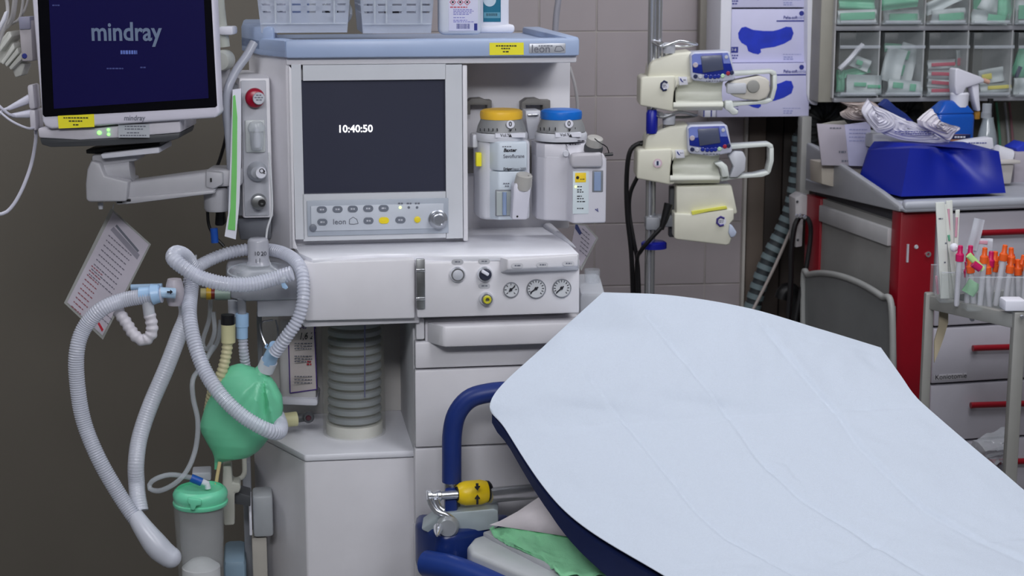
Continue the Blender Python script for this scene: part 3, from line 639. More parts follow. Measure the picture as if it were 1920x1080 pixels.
# module rack under the screen
b = MB(); b.xp([(70, 240), (180, 240), (338, 222), (339, 249), (220, 259), (150, 263), (72, 259)], D+.012, D+.16, .004); b.out('lower_housing', mat('monitor_white', (206, 203, 212), .4), mon)
b = MB(); b.xp([(74, 259), (150, 262), (220, 258), (338, 249), (334, 260), (312, 266), (200, 273), (95, 276), (78, 271)], D+.016, D+.15, .002); b.out('underside', dkgrey, mon)
for cx, cy, r_ in ((186, 249, 4), (203, 243.5, 2.8), (203.5, 252, 2.8)): MB().disc(cx, cy, [(r_, 0), (r_*.7, .001)], D+.0105, 12).out('indicator', mat('green_led', (130, 255, 110), .3, emit=1.8), mon)
lb = MB().pb(222, 233, 280, 258, D+.0095, D+.011).out('label_sheet', mat('grey_label', (190, 195, 202), .5), mon)
b = MB()
for i in range(5):
    for j in range(5):
        if random.random() < .0: pass
b.bm.free()
lines([(234, 275, 237), (234, 270, 242), (238, 262, 249), (225, 276, 254)], D+.009, 2, greyink, lb)
# left side modules
mb_ = MB().xp([(34, 38), (58, 36), (62, 115), (40, 116)], D+.02, D+.1, .004).out('side_module', mat('module_warm_grey', (180, 175, 180), .5), mon)
MB().xp([(34, 32), (56, 31), (57, 55), (36, 56)], D+.017, D+.05, .002).out('module_head', mat('module_blue_grey', (140, 140, 160), .5), mon)
MB().disc(46, 105, [(5, 0), (4, .001)], D+.019, 16).out('round_mark', blueink, mon)
b = MB()
for i, (x0_, y0_, x1_, y1_) in enumerate(((0, 92, 16, 64), (5, 116, 22, 86), (12, 120, 30, 95), (20, 126, 38, 104))):
    b.xp([(x0_-4, y0_), (x0_, y0_+6), (x1_+6, y1_+4), (x1_+2, y1_-6)], D+.03+i*.004, D+.10, .002)
b.out('lead_socket', mat('module_cream', (212, 213, 207), .5), mon)
b = MB(); b.xp([(-10, 88), (14, 58), (20, 66), (30, 116), (48, 120), (40, 142), (28, 146), (22, 128), (-6, 116)], D+.06, D+.1, .003); b.out('module_shroud', mat('module_cream', (212, 213, 207), .5), mon)
b = MB(); b.xp([(50, 160), (62, 158), (66, 205), (54, 205)], D+.02, D+.06, .004); b.xp([(54, 206), (66, 206), (68, 246), (56, 244)], D+.02, D+.07, .004); b.out('socket_block', MATS['monitor_white'], mon)
def cable(name, label, pts, rpx, m, plug=None, cat='cable', n=8):
    t = thing(name, label, cat, P(*pts[0]))
    MB().pt(pts, rpx, n=n).out('cord', m, t)
    if plug:
        pm_, prof = plug; b = MB(); b.tube([P(*q) for q in prof[0]], prof[1]*sc(*prof[0][0]), n=12, taper=prof[2]); b.out('plug', pm_, t)
    return t
cw = mat('white_cable_plastic', (205, 205, 220), .4)
tp = lambda t: .45+.55*t
cable('monitor_cable', 'white cable plugged into the monitor side, uppermost of the two', [(-12, 226, 2.86), (4, 208, 2.86), (18, 202, 2.87), (34, 194, 2.88)], 3, cw, (cw, ([(15, 204, 2.87), (56, 185, 2.88)], 9, tp)))
cable('monitor_cable', 'white cable plugged into the monitor side, lower of the two', [(-12, 188, 2.85), (4, 204, 2.85), (20, 216, 2.86), (34, 217, 2.88)], 3, cw, (cw, ([(20, 217, 2.87), (60, 213, 2.88)], 9, tp)))
cable('monitor_cable', 'long white cable looping from the monitor underside down to the left edge', [(66, 238, 2.9), (67, 262, 2.9), (58, 310, 2.9), (38, 362, 2.89), (14, 396, 2.88), (-14, 404, 2.87)], 3.4, cw)
cable('monitor_cable', 'thin white cable sagging along the lower left monitor corner', [(-6, 205, 2.83), (20, 226, 2.83), (50, 240, 2.84), (66, 240, 2.88)], 2.4, cw)
for i, (lab, pts, r_) in enumerate((('grey white lead hanging at the far left above the clips', [(4, -30, 2.9), (14, 10, 2.9), (10, 45, 2.88), (-8, 95, 2.87)], 3.5),
    ('grey lead curving down behind the white clip at the left edge', [(30, -30, 2.93), (27, 10, 2.93), (20, 40, 2.93), (-2, 62, 2.93)], 5),
    ('pale lead bowing out beside the monitor upper left edge', [(44, -30, 2.95), (42, 10, 2.95), (34, 38, 2.95), (8, 48, 2.95)], 2.5),
    ('thin pale lead nearest the monitor upper left edge', [(50, -30, 2.96), (52, 0, 2.96), (40, 30, 2.96), (22, 46, 2.96)], 2))):
    cable('patient_lead', lab, pts, r_, mat('grey_white_cable', (170, 168, 170), .45))
b = MB().xp([(8, 22), (14, 20), (10, 36), (-4, 64), (-8, 60)], 2.84, 2.85, .002); single(b, 'cable_clip', paper, 'small white clip on the leads at the upper left corner', 'clip')
# arm
arm = thing('swivel_arm', 'grey white jointed swivel arm carrying the patient monitor', 'support arm', P(215, 378, 2.92))
ag = mat('arm_plastic', (176, 176, 182), .45); D = 2.92
b = MB(); b.xp([(188, 289), (298, 276), (299, 287), (192, 298)], D-.03, D+.08, .002); b.out('mounting_plate', paper, arm)
b = MB(); b.xp([(161, 281), (300, 267), (300, 276), (188, 289), (162, 288)], D+.0, D+.09, .001); b.out('slide_plate', dkgrey, arm)
b = MB(); b.xp([(170, 290), (256, 286), (259, 302), (172, 315)], D-.01, D+.06, .006); b.out('neck', ag, arm)
b = MB(); b.lathe(P(210, 325, D+.02), [(.048, -.0)], n=4) if False else b.tube([P(176, 322, D+.01), P(248, 316, D+.01)], 24*sc(210, 320, D), n=24, step=.1); b.out('pivot_barrel', ag, arm)
b = MB(); b.xp([(160, 345), (163, 318), (170, 302), (186, 306), (196, 330), (240, 341), (236, 378), (166, 379), (161, 374)], D-.03, D+.06, .008, 3); b.out('elbow_housing', ag, arm)
b = MB(); b.xp([(220, 345), (400, 321), (404, 330), (404, 362), (236, 384), (218, 380)], D-.01, D+.045, .006, 3); b.xp([(214, 372), (400, 356), (403, 363), (250, 382), (218, 384)], D-.016, D+.05, .003); b.out('link', ag, arm)
b = MB(); b.pb(219, 374, 229, 381, D-.018, D-.01, .001); b.pb(237, 373, 245, 378, D-.018, D-.01, .001); b.out('slot', black, arm)
b = MB(); b.pl(189, [(4, 392), (5, 386), (5, 380)], D); b.out('drop_pin', ltgrey, arm)
b = MB(); b.xp([(384, 318), (452, 318), (452, 350), (384, 352)], D, D+.07, .006); b.xp([(385, 321), (417, 324), (417, 347), (400, 355), (385, 352)], D-.014, D+.02, .004); b.pl(408, [(22, 395), (25, 390), (25, 350)], D+.03, n=24); b.out('wall_joint', ag, arm)
b = MB().pb(394, 334, 397, 341, D-.016, D-.012); b.out('slot', black, arm)
# rear upper column piece behind the monitor
col = thing('rear_pole', 'white column with clamp seen between the monitor and the white machine', 'column', P(416, 200, 3.05))
D = 3.05
MB().pt([(405, -60, D), (412, 20, D), (421, 88, D)], 10.5, n=18).out('tube', mat('cream_column', (186, 190, 182), .45), col)
MB().pb(410, 50, 437, 66, D-.02, D+.03, .004).out('clamp', paper, col)
MB().pt([(413, 110, D-.03), (413, 112, D+.04)], 1, n=8).out('axle', ag, col)
MB().disc(424, 111, [(17, 0), (19, .01), (19, .06), (16, .066)], D+.02, 28).out('joint', mat('joint_cream', (200, 203, 196), .45), col)
MB().pb(409, 128, 428, 172, D, D+.03, .004).out('lower_tube', ag, col)
MB().xp([(411, 172), (426, 176), (424, 214), (412, 196)], D-.01, D+.02, .003).out('lower_bracket', ag, col)
# black cable from the arm
cable('power_cable', 'black cable hanging behind the green strip beside the machine', [(425, 190, 3.1), (424, 250, 3.1), (415, 290, 3.1), (405, 318, 3.1)], 3.2, black)
cable('power_cable', 'black cable with plug below the arm wall joint', [(389, 395, 3.0), (391, 420, 3.0), (400, 440, 3.0), (420, 462, 3.0)], 3, black, (mat('blue_sleeve', (30, 90, 190), .4), ([(401, 428, 2.99), (403, 455, 2.99)], 7, lambda t: 1)))
b = MB().xp([(404, 395), (418, 395), (420, 424), (402, 424)], 3.0, 3.03, .004); single(b, 'cable_plug', black, 'black plug body under the monitor arm joint', 'plug')
# grey hose and green white strip beside the machine
use(M_)
cable('supply_hose', 'thick smooth grey hose bending from under the blue shelf down beside the gas panel', [(476, 80, 3.0), (462, 105, 2.99), (443, 132, 2.98), (428, 165, 2.97), (424, 205, 2.97), (430, 260, 2.97), (434, 330, 2.97), (436, 420, 2.98)], 8.5, mat('grey_hose', (164, 168, 180), .3), cat='hose', n=14)
t = thing('paper_strip', 'long green and white strip hanging beside the gas panel', 'strip', P(432, 445, 2.955))
b = MB(); b.xp([(436, 168), (452, 166), (452, 300), (449, 380), (442, 449), (421, 443), (428, 400), (432, 300)], 2.956, 2.958); b.out('strip', paper, t)
b = MB(); b.xp([(437, 180), (441, 178), (445, 220), (444, 330), (441, 432), (427, 430), (432, 390), (435, 300)], 2.9545, 2.956); b.out('green_stripe', mat('fresh_green', (120, 205, 110), .55), t)
# laminated cards
def card(label, q, d, base):
    t = thing('laminated_card', label, 'card', P(*base, d)); return t
use(G_)
t = card('laminated instruction card hanging tilted from the monitor arm', None, 3.02, (200, 630))
D = 3.02
MB().xp([(208, 390), (283, 458), (193, 637), (120, 568)], D, D+.001).out('pouch', mat('laminate_edge', (190, 192, 190), .25, alpha=.6), t)
sh = MB().xp([(212, 398), (279, 459), (192, 629), (126, 567)], D-.001, D).out('sheet', mat('card_paper', (196, 190, 202), .6), t)
def slr(x0, y0, L, hpx, m, pa, name='print'):
    b = MB(); u = Vector((.745, .667)); x = 0
    while x < L-2:
        wd = min(random.uniform(3, 7), L-x); a = Vector((x0, y0))+u*x; c = Vector((x0, y0))+u*(x+wd); n_ = Vector((-.48, .877))*hpx
        b.xp([tuple(a), tuple(c), tuple(c+n_), tuple(a+n_)], D-.0014, D-.001); x += wd+1.5
    return b.out(name, m, pa)
ng = mat('print_grey', (120, 116, 130), .6); nr = mat('print_rose', (150, 90, 100), .6)
MB().xp([(216, 424), (219, 421), (261, 470), (258, 473)], D-.0014, D-.001).out('print', greyink, sh)
MB().xp([(207, 431), (213, 425), (262, 478), (257, 487)], D-.0012, D-.001).out('table_head', mat('head_grey', (145, 142, 155), .6), sh)
for i in range(9): slr(204-i*4.6, 440+i*9, 58, 2, ng, sh)
for i in range(10): slr(172-i*4.2, 497+i*8.4, 30 if i < 8 else 24, 2, nr, sh)
b = MB(); b.xp([(183, 607), (186, 604), (194, 618), (191, 622)], D-.0014, D-.001); b.out('print', redink, sh)
slr(195, 585, 22, 1.6, ng, sh); slr(190, 595, 18, 1.6, ng, sh)
b = MB(); b.tube([P(212, 392, D-.001), P(213, 383, D-.05)], .001, n=5); b.out('tie', ltgrey, t)
t = card('laminated card hanging tilted behind the right edge of the machine', None, 3.25, (1095, 500))
D = 3.25
MB().xp([(1078, 418), (1099, 421), (1122, 446), (1090, 508), (1070, 470)], D, D+.0012).out('pouch', MATS['laminate_edge'], t)
sh = MB().xp([(1078, 422), (1097, 424), (1118, 447), (1089, 500), (1070, 470)], D-.001, D).out('sheet', MATS['card_paper'], t)
b = MB(); b.xp([(1079, 421), (1083, 421), (1091, 437), (1087, 441), (1078, 428)], D-.0014, D-.001); b.out('title_block', mat('slate_blue', (60, 70, 120), .6), sh)
for i in range(6): slr(1092-i*1, 428+i*8, 20, 1.5, ng, sh)
cable('white_cable', 'white cable bowed behind the right side of the machine top', [(1068, 125, 3.45), (1078, 160, 3.45), (1083, 200, 3.45), (1080, 240, 3.45)], 3, mat('grey_white_cable', (170, 168, 170), .45))
cable('supply_hose', 'slim grey hose rising behind the blue shelf in front of the tiles', [(1052, -40, 3.7), (1047, 0, 3.7), (1043, 30, 3.7), (1041, 60, 3.7)], 6, mat('mid_hose_grey', (150, 150, 160), .35), cat='hose', n=12)
b = MB(); b.pl(1110, [(13, 548), (15, 505)], 3.3, n=20, closed=False); single(b, 'clear_cup', clear2, 'clear plastic cup behind the machine right of the gauges', 'cup')
b = MB(); b.pb(1086, 548, 1135, 690, 3.2, 3.4, .01); single(b, 'side_box', mat('pale_box', (190, 194, 202), .5), 'pale box standing between the machine and the sheet covered stretcher', 'box')
# ================================================================ BREATHING SYSTEM
use(M_)
D = 2.92
bs = thing('breathing_system', 'grey breathing system block with a clear domed pressure valve', 'valve block', P(500, 595, 3.0))
bg = mat('block_grey', (172, 174, 182), .42)
b = MB(); b.vp([(X(425, 530, D), D+.04), (X(455, 530, D), D), (X(565, 530, D), D), (X(565, 530, D), 3.05), (X(425, 530, D), 3.05)], Z(500, 565, D), Z(500, 505, D), .006); b.out('block', bg, bs)
b = MB(); b.pb(482, 562, 566, 594, D+.005, D+.1, .003); b.out('lower_block', bg, bs)
MB().pb(424, 498, 484, 530, D+.05, D+.1, .006).out('rear_block', midgrey, bs)
MB().pl(439, [(11, 592), (11, 562)], D+.03).out('outlet_stub', ltgrey, bs); MB().pl(454, [(8, 590), (8, 560)], D+.01).out('outlet_stub', midgrey, bs)
b = MB(); b.pl(483, [(46, 524), (49, 520), (49, 514), (44, 508), (36, 498), (26, 494)], D+.015, n=36); dm = b.out('valve_dome', clear2, bs)
MB().pl(483, [(40, 512), (40, 508)], D+.015, n=32).out('membrane_disc', mat('disc_grey', (140, 142, 150), .3), bs)
kn = MB().pl(485, [(24, 496), (21, 490), (20, 488), (20, 452), (18, 448), (15, 446)], D+.015, n=24).out('pressure_knob', mat('smoky_clear', (186, 188, 198), .2, alpha=.8), bs)
k = sc(485, 480, D); text('10', 476, 476, D+.015-21.5*k, 8, ink, kn); text('20', 489, 476, D+.015-21.5*k, 8, ink, kn)
b = MB(); b.tube([P(480, 486, D-.01), P(480, 493, D-.01)], .0006, n=4); b.tube([P(487, 484, D-.01), P(487, 493, D-.01)], .0006, n=4); b.out('mark', ink, kn)
b = MB(); k = sc(490, 505, D); c = P(485, 507, D+.01)
b.tube([c+Vector((math.cos(a*PI/10)*58*k, math.sin(a*PI/10)*.05, math.sin(a*PI/10)*6*k)) for a in range(0, 21)], .0016, n=6); b.out('tubing_ring', clear2, bs)
cable('sampling_line', 'thin clear sampling line dropping from the gas panel onto the valve dome', [(504, 286, 2.965), (508, 330, 2.965), (510, 395, 2.965), (501, 430, 2.95), (499, 465, 2.94), (506, 495, 2.93), (520, 508, 2.91), (535, 520, 2.87)], 2, mat('clear_line', (225, 228, 232), .3, alpha=.75), cat='tube')
# inlet end: yellow, red and green collars
b = MB(); b.tube([P(376, 550, 2.96), P(387, 550, 2.96)], .009, n=16); b.out('connector_collar', mat('beige_collar', (190, 180, 130), .4), bs)
b = MB(); b.tube([P(387, 550, 2.96), P(396, 550, 2.96)], .0115, n=16); b.out('connector_collar', mat('brass_yellow', (190, 150, 30), .35), bs)
b = MB(); b.tube([P(396, 550, 2.96), P(403, 550, 2.96)], .0105, n=16); b.out('connector_collar', mat('rust_red', (110, 30, 20), .4), bs)
b = MB(); b.tube([P(403, 550, 2.96), P(432, 550, 2.96)], .012, n=16); b.out('connector_collar', mat('pale_green_ring', (140, 160, 148), .4), bs)
MB().pb(452, 592, 462, 600, 2.95, 3.0).out('bracket', dkgrey, bs)
b = MB(); b.tube([P(511, 600, 3.05), P(489, 605, 3.04), P(490, 625, 3.03), P(500, 650, 3.02)], .0018, n=6); b.tube([P(517, 600, 3.05), P(521, 620, 3.04), P(519, 640, 3.03), P(512, 652, 3.02)], .0018, n=6); b.out('wire_hook', chrome, bs)
b = MB(); b.pb(330, 0, 331, 1, 3, 3.01); b.bm.free()
b = MB(); b.tube([P(367, 478, 3.05), P(367, 515, 3.05)], .0022, n=8); b.out('upright_pin', ltgrey, bs)
b = MB(); b.vp([(X(484, 700, 3.12), 3.12), (X(494, 700, 3.12), 3.12), (X(494, 700, 3.12), 3.16), (X(484, 700, 3.12), 3.16)], Z(490, 900, 3.12), Z(490, 590, 3.12), .003); b.out('support_post', midgrey, bs)

# ================================================================ HOSES
def hose(label, pts, rpx, m=hosem, corr=.13, pitch=.0045, name='breathing_hose', ends=(), cat='hose', n=16):
    t = thing(name, label, cat, P(*min(pts, key=lambda q: -q[1])))
    MB().pt(pts, rpx, n=n, corr=corr, pitch=pitch).out('corrugated_tube', m, t)
    for nm, ep, er, em in ends: MB().tube([P(*q) for q in ep], er*sc(*ep[0]), n=18, step=.01).out(nm, em, t)
    return t
use(G_)
hose('corrugated breathing hose hanging in a long bend at the far left', [(304, 553, 2.8), (270, 556, 2.8), (230, 563, 2.8), (190, 580, 2.79), (158, 615, 2.79), (144, 660, 2.78), (145, 720, 2.78), (157, 790, 2.78), (185, 860, 2.77), (225, 930, 2.77), (262, 985, 2.76)], 14.5, corr=.07, pitch=.004,
     ends=[('cuff', [(262, 552, 2.8), (300, 549, 2.8)], 14, ltblue)])
hose('smooth milky breathing hose running from the loops down to the lower left bend', [(346, 556, 2.9), (350, 590, 2.9), (335, 630, 2.89), (312, 690, 2.87), (282, 760, 2.85), (262, 820, 2.83), (255, 870, 2.81), (256, 905, 2.81), (258, 930, 2.80), (263, 958, 2.79)], 15.5, hosew, corr=.02)
t = thing('hose_bend', 'milky swollen bend where the two left hoses meet beside the suction jar', 'hose', P(322, 1064, 2.76))
b = MB(); b.pt([(252, 965, 2.765), (272, 995, 2.755), (298, 1028, 2.75), (320, 1046, 2.75)], 22, n=22, taper=lambda u: .70+.34*min(1, u*1.6)-.22*max(0, u-.75)*2); b.out('sleeve', hosew, t)
b = MB(); b.ell(P(320, 1045, 2.75), (20.2*sc(321, 1046, 2.75),)*3); b.out('rounded_end', hosew, t)
hose('ringed clear hose arching over the breathing system and down to the green bag', [(352, 535, 2.90), (362, 510, 2.91), (385, 492, 2.94), (430, 474, 2.965), (480, 467, 2.97), (530, 474, 2.92), (562, 500, 2.85), (569, 550, 2.82), (560, 595, 2.81), (538, 630, 2.81), (515, 662, 2.82)], 11.5, corr=.15, pitch=.0062)
t = hose('clear ringed hose looping leftwards and passing in front of the green bag', [(548, 512, 2.80), (515, 522, 2.80), (470, 533, 2.79), (420, 532, 2.78), (375, 520, 2.78), (342, 500, 2.78), (325, 484, 2.79), (332, 474, 2.82), (350, 483, 2.86), (362, 510, 2.88), (358, 545, 2.87), (355, 590, 2.82), (364, 640, 2.79), (384, 695, 2.77), (415, 742, 2.75), (455, 780, 2.745), (500, 806, 2.75), (522, 810, 2.78), (526, 798, 2.85), (520, 780, 2.88)], 13.5, corr=.11, pitch=.0052)
MB().disc(533, 520, [(6, 0), (6, .02), (3, .022)], 2.79, 14).out('end_stopper', clear2, t)
b = MB(); b.xp([(527, 532), (534, 531), (540, 540), (536, 543), (529, 540)], 2.785, 2.79, .001); b.out('blue_tab', ltblue, t)
# Y piece
yp = thing('y_connector', 'light blue connector joining the far left hose to the machine', 'connector', P(288, 580, 2.8))
b = MB(); b.tube([P(298, 548, 2.8), P(328, 550, 2.81)], 10*sc(300, 550, 2.8), n=20); b.out('barrel', mat('pale_blue_print', (182, 212, 238), .35), yp)
b = MB(); b.tube([P(286, 552, 2.8), P(300, 550, 2.8)], 20*sc(300, 550, 2.8), n=24, taper=lambda u: 1-.15*u); b.out('flange', ltblue, yp)
b = MB(); b.tube([P(246, 539, 2.83), P(304, 537, 2.83)], 6*sc(300, 550, 2.8), n=14); b.out('upper_limb', mat('powder_blue', (150, 178, 205), .4), yp)
b = MB(); b.tube([P(275, 552, 2.8), P(278, 575, 2.8), P(280, 590, 2.8)], 11*sc(280, 560, 2.8), n=16); b.out('lower_limb', ltgrey, yp)
text('↑', 316, 548, 2.795, 9, ink, yp) if False else MB().xp([(313, 546), (319, 546), (319, 543), (324, 547.5), (319, 552), (319, 549), (313, 549)], 2.7905, 2.791).out('arrow', ink, yp)
b = MB(); b.tube([P(327, 523, 2.84), P(328, 572, 2.84)], 16*sc(330, 550, 2.84), n=18, taper=lambda u: .8+.3*math.sin(PI*u)); b.out('machine_port', mat('port_lilac', (190, 184, 192), .4), yp)
hose('short wide ribbed catheter mount hanging in a U below the light blue connector', [(280, 588, 2.8), (284, 605, 2.8), (284, 625, 2.8), (270, 638, 2.8), (252, 628, 2.8), (236, 604, 2.81), (222, 584, 2.82)], 11, mat('opaque_white_hose', (215, 212, 220), .4), corr=.16, pitch=.0105, name='catheter_mount')
# hoses under the block
use(M_)
hose('cream ribbed hose with a black collar hanging under the breathing system', [(427, 640, 2.9), (424, 665, 2.9), (415, 700, 2.9), (400, 730, 2.91), (392, 770, 2.93)], 10, mat('cream_rubber', (206, 200, 160), .5), corr=.15, pitch=.008, name='scavenging_hose',
     ends=[('cuff', [(428, 608, 2.9), (428, 642, 2.9)], 13.5, mat('cream_cuff', (206, 202, 158), .5)), ('collar', [(427, 590, 2.9), (427, 608, 2.9)], 13, black)])
hose('grey translucent hose with a light blue cuff behind the green bag', [(455, 630, 2.93), (457, 660, 2.93), (463, 700, 2.94)], 9, hosem, corr=.15, pitch=.006,
     ends=[('cuff', [(454, 588, 2.93), (454, 612, 2.93)], 12.5, ltblue), ('cuff', [(454, 612, 2.93), (454, 634, 2.93)], 11, ltblue)])
cv = thing('hose_socket', 'cream stub with a dark tap sticking out right of the green bag', 'connector', P(555, 800, 3.05))
b = MB(); b.tube([P(515, 790, 3.03), P(556, 785, 3.04)], 14*sc(540, 787, 3.04), n=18); b.out('cuff', MATS['cream_cuff'], cv)
b = MB(); b.tube([P(556, 785, 3.045), P(585, 780, 3.05)], 8*sc(560, 787, 3.04), n=14); b.disc(578, 781, [(10, 0), (11, .006), (8, .01)], 3.04); b.out('tap', dkgrey, cv)
MB().disc(578, 781, [(6, .009), (4, .013)], 3.04, 16).out('tap_core', mat('dark_red_core', (70, 35, 45), .5), cv)
for lab, pts in (('thin clear tube curling behind the front hose under the collars', [(395, 560, 3.0), (392, 600, 3.0), (380, 640, 3.0), (388, 655, 2.99), (402, 625, 2.98), (400, 585, 2.98)]), ('thin clear tube slanting behind the cream hose', [(414, 600, 3.02), (408, 640, 3.02), (390, 668, 3.02), (372, 700, 3.01)])):
    cable('clear_tube', lab, pts, 4.5, clear2, cat='tube')
# ================================================================ GREEN BAG
use(G_)
D = 2.87
bag = thing('breathing_bag', 'green rubber breathing bag hanging with folds in front of the machine', 'breathing bag', P(455, 858, D))
k = sc(450, 770, D)
# cross sections along the bag axis: (centre px, centre py, half width px, depth factor)
prof = [(682, 446, 453), (686, 432, 466), (691, 424, 480), (700, 414, 497), (710, 407, 510), (721, 402, 518), (743, 393, 529), (765, 384, 531), (785, 378, 528), (797, 375, 521), (810, 378, 513), (821, 384, 505), (834, 391, 495), (846, 398, 484), (855, 401, 470), (861, 402, 440), (866, 402, 419), (873, 402, 412), (880, 402, 407)]
FOLD = [(-80, 0), (-42, .010), (-24, -.004), (-13, .016), (-3, -.012), (12, .012), (27, .002), (44, .013), (62, .002), (90, 0)]
def fold(x, y):
    dx, dy = 497-x, y-694; r_ = math.hypot(dx, dy); th_ = math.degrees(math.atan2(dx, max(1, dy)))
    for (a0_, v0_), (a1_, v1_) in zip(FOLD, FOLD[1:]):
        if a0_ <= th_ <= a1_: o_ = v0_+(v1_-v0_)*(th_-a0_)/(a1_-a0_); break
    else: o_ = 0
    return o_*min(1, r_/50)*max(0, 1-r_/210)
V = []; Fc = []; NS = 90; NK = 80
for i in range(NS+1):
    u = i/NS*(len(prof)-1); q_ = min(int(u), len(prof)-2); f = u-q_
    y, xl_, xr_ = [a+(b_-a)*f for a, b_ in zip(prof[q_], prof[q_+1])]
    k = sc(450, y, D); hw = (xr_-xl_)/2; cx = (xl_+xr_)/2; c = P(cx, y, D); dep = min(hw*.62, 20+hw*.26)
    for q in range(NK):
        a = 2*PI*q/NK; ca, sa = math.cos(a), math.sin(a)
        x_ = cx+hw*ca; yy = dep*k*sa
        if sa < 0: yy -= fold(x_, y)*(-sa)**.5
        V.append(c+Vector((hw*k*ca, yy, 0)))
for i in range(NS):
    for q in range(NK): Fc.append((i*NK+q, i*NK+(q+1) % NK, (i+1)*NK+(q+1) % NK, (i+1)*NK+q))
Fc += [tuple(range(NK)), tuple(range(NS*NK, NS*NK+NK))]
k = sc(450, 770, D)
b = MB(); b.tube([P(500, 682, D), P(490, 700, D), P(480, 716, D)], 11*k, n=20, taper=lambda u: .9+1.1*u); b.out('bag_neck', green, bag)
MB().add(V, Fc).out('bag_skin', green, bag, ang=60)
b = MB(); b.tube([P(497, 694, D), P(505, 676, D-.005)], 16*k, n=22); b.out('neck_ring', paper, bag)
b = MB(); b.tube([P(503, 680, D-.006), P(511, 662, D-.012), P(517, 648, D-.02)], 13.5*k, n=20, taper=lambda u: 1.05-.15*u); b.out('cuff', ltblue, bag)
b = MB(); b.tube([P(501, 645, D), P(497, 650, D), P(505, 655, D)], 2.5*k, n=8); b.out('hanging_loop', ltblue, bag)
# ================================================================ SUCTION JAR
use(M_)
D = 2.85
sj = thing('suction_jar', 'clear suction jar with a mint green lid at the lower left', 'jar', P(378, 1150, D))
MB().pl(380, [(41, 1150), (43, 1060), (47, 960), (48, 925), (46, 925)], D, n=36, closed=False).out('jar_wall', mat('cloudy_jar', (222, 226, 228), .15, alpha=.16, spec=.7), sj)
MB().pl(380, [(36, 1148), (36, 1062), (20, 1050), (4, 1046)], D, n=24).out('absorbent_filling', mat('white_filling', (222, 224, 226), .8, bump=.6, bscale=120), sj)
MB().pl(380, [(38, 1060), (39, 1030), (41, 1010), (40, 980), (42, 950)], D, n=28, closed=False).out('inner_liner', mat('inner_liner_film', (205, 208, 212), .25, alpha=.22), sj)
lidp = MB().pl(376, [(49, 938), (51, 932), (52, 924), (49, 918), (44, 914), (44, 919), (20, 921), (6, 920)], D, n=40).out('lid', dialgreen, sj)
MB().pl(376, [(50, 946), (52, 943), (52, 939), (48, 937)], D, n=36).out('lid_rim', dialgreen, sj)
b = MB(); b.xp([(352, 934), (378, 938), (377, 948), (368, 949), (365, 957), (357, 956), (356, 947), (352, 944)], D-.055, D-.047, .002); b.out('lid_tab', dialgreen, lidp)
b = MB(); b.tube([P(358, 896, D), P(378, 904, D)], 8*sc(360, 900, D), n=16); b.out('tube_connector', mat('royal_blue_plastic', (25, 85, 175), .4), lidp)
b = MB(); b.tube([P(378, 903, D), P(390, 908, D), P(390, 916, D)], 6*sc(360, 900, D), n=12); b.out('elbow', paper, lidp)
cable('suction_tube', 'clear suction tube curling down onto the green jar lid', [(362, 896, 2.85), (320, 890, 2.86), (288, 900, 2.86), (280, 915, 2.86), (300, 920, 2.84), (330, 905, 2.83), (352, 880, 2.83), (367, 840, 2.84), (371, 790, 2.85), (362, 745, 2.86), (362, 710, 2.87), (380, 685, 2.9), (400, 650, 2.95)], 5, clear2, cat='tube', n=10)
cable('wooden_stick', 'pale spatula stick standing behind the jar lid', [(404, 918, 2.88), (407, 895, 2.885), (412, 866, 2.89)], 3.5, mat('pale_wood', (215, 190, 140), .6), cat='stick')
jh = thing('jar_bracket', 'cream bracket holding the suction jar to the machine rail', 'bracket', P(430, 985, 2.95))
cm = mat('bracket_cream', (200, 200, 190), .45)
b = MB(); b.xp([(418, 873), (434, 873), (436, 905), (450, 906), (452, 915), (448, 925), (440, 925), (440, 985), (420, 986), (416, 930)], 2.93, 2.97, .004); b.out('holder', cm, jh)
MB().pb(360, 886, 396, 902, 2.93, 2.97, .003).out('rear_label', ltgrey, jh)
b = MB(); b.xp([(440, 922), (470, 930), (470, 950), (440, 945)], 2.95, 3.0, .002); b.out('clamp', dkgrey, jh)
b = MB(); b.tube([P(432, 900, 3.0), P(448, 898, 3.01), P(458, 888, 3.02), P(458, 860, 3.05)], .0045, n=10); b.out('tube_stub', cm, jh)
rc = thing('rail_column', 'grey vertical rail column beside the lower cabinet', 'rail', P(480, 1100, 3.05))
b = MB(); b.pb(458, 866, 474, 1150, 3.07, 3.12, .003); b.out('post', midgrey, rc)
b = MB(); b.pb(474, 930, 512, 1008, 3.0, 3.06, .006); b.out('rail_cover', mat('cover_grey', (160, 164, 168), .4), rc)
b = MB(); b.pb(474, 1008, 502, 1150, 3.01, 3.06, .003); b.out('lower_post', mat('lower_post_grey', (172, 168, 160), .5), rc)
b = MB(); b.pb(467, 934, 472, 1004, 2.99, 3.03, .001); b.out('edge_plate', paper, rc)
b = MB(); b.pb(420, 1052, 462, 1130, 3.0, 3.12, .01); single(b, 'blue_grey_box', mat('steel_blue_plastic', (128, 152, 170), .45), 'blue grey box low down between the suction jar and the cabinet', 'box')

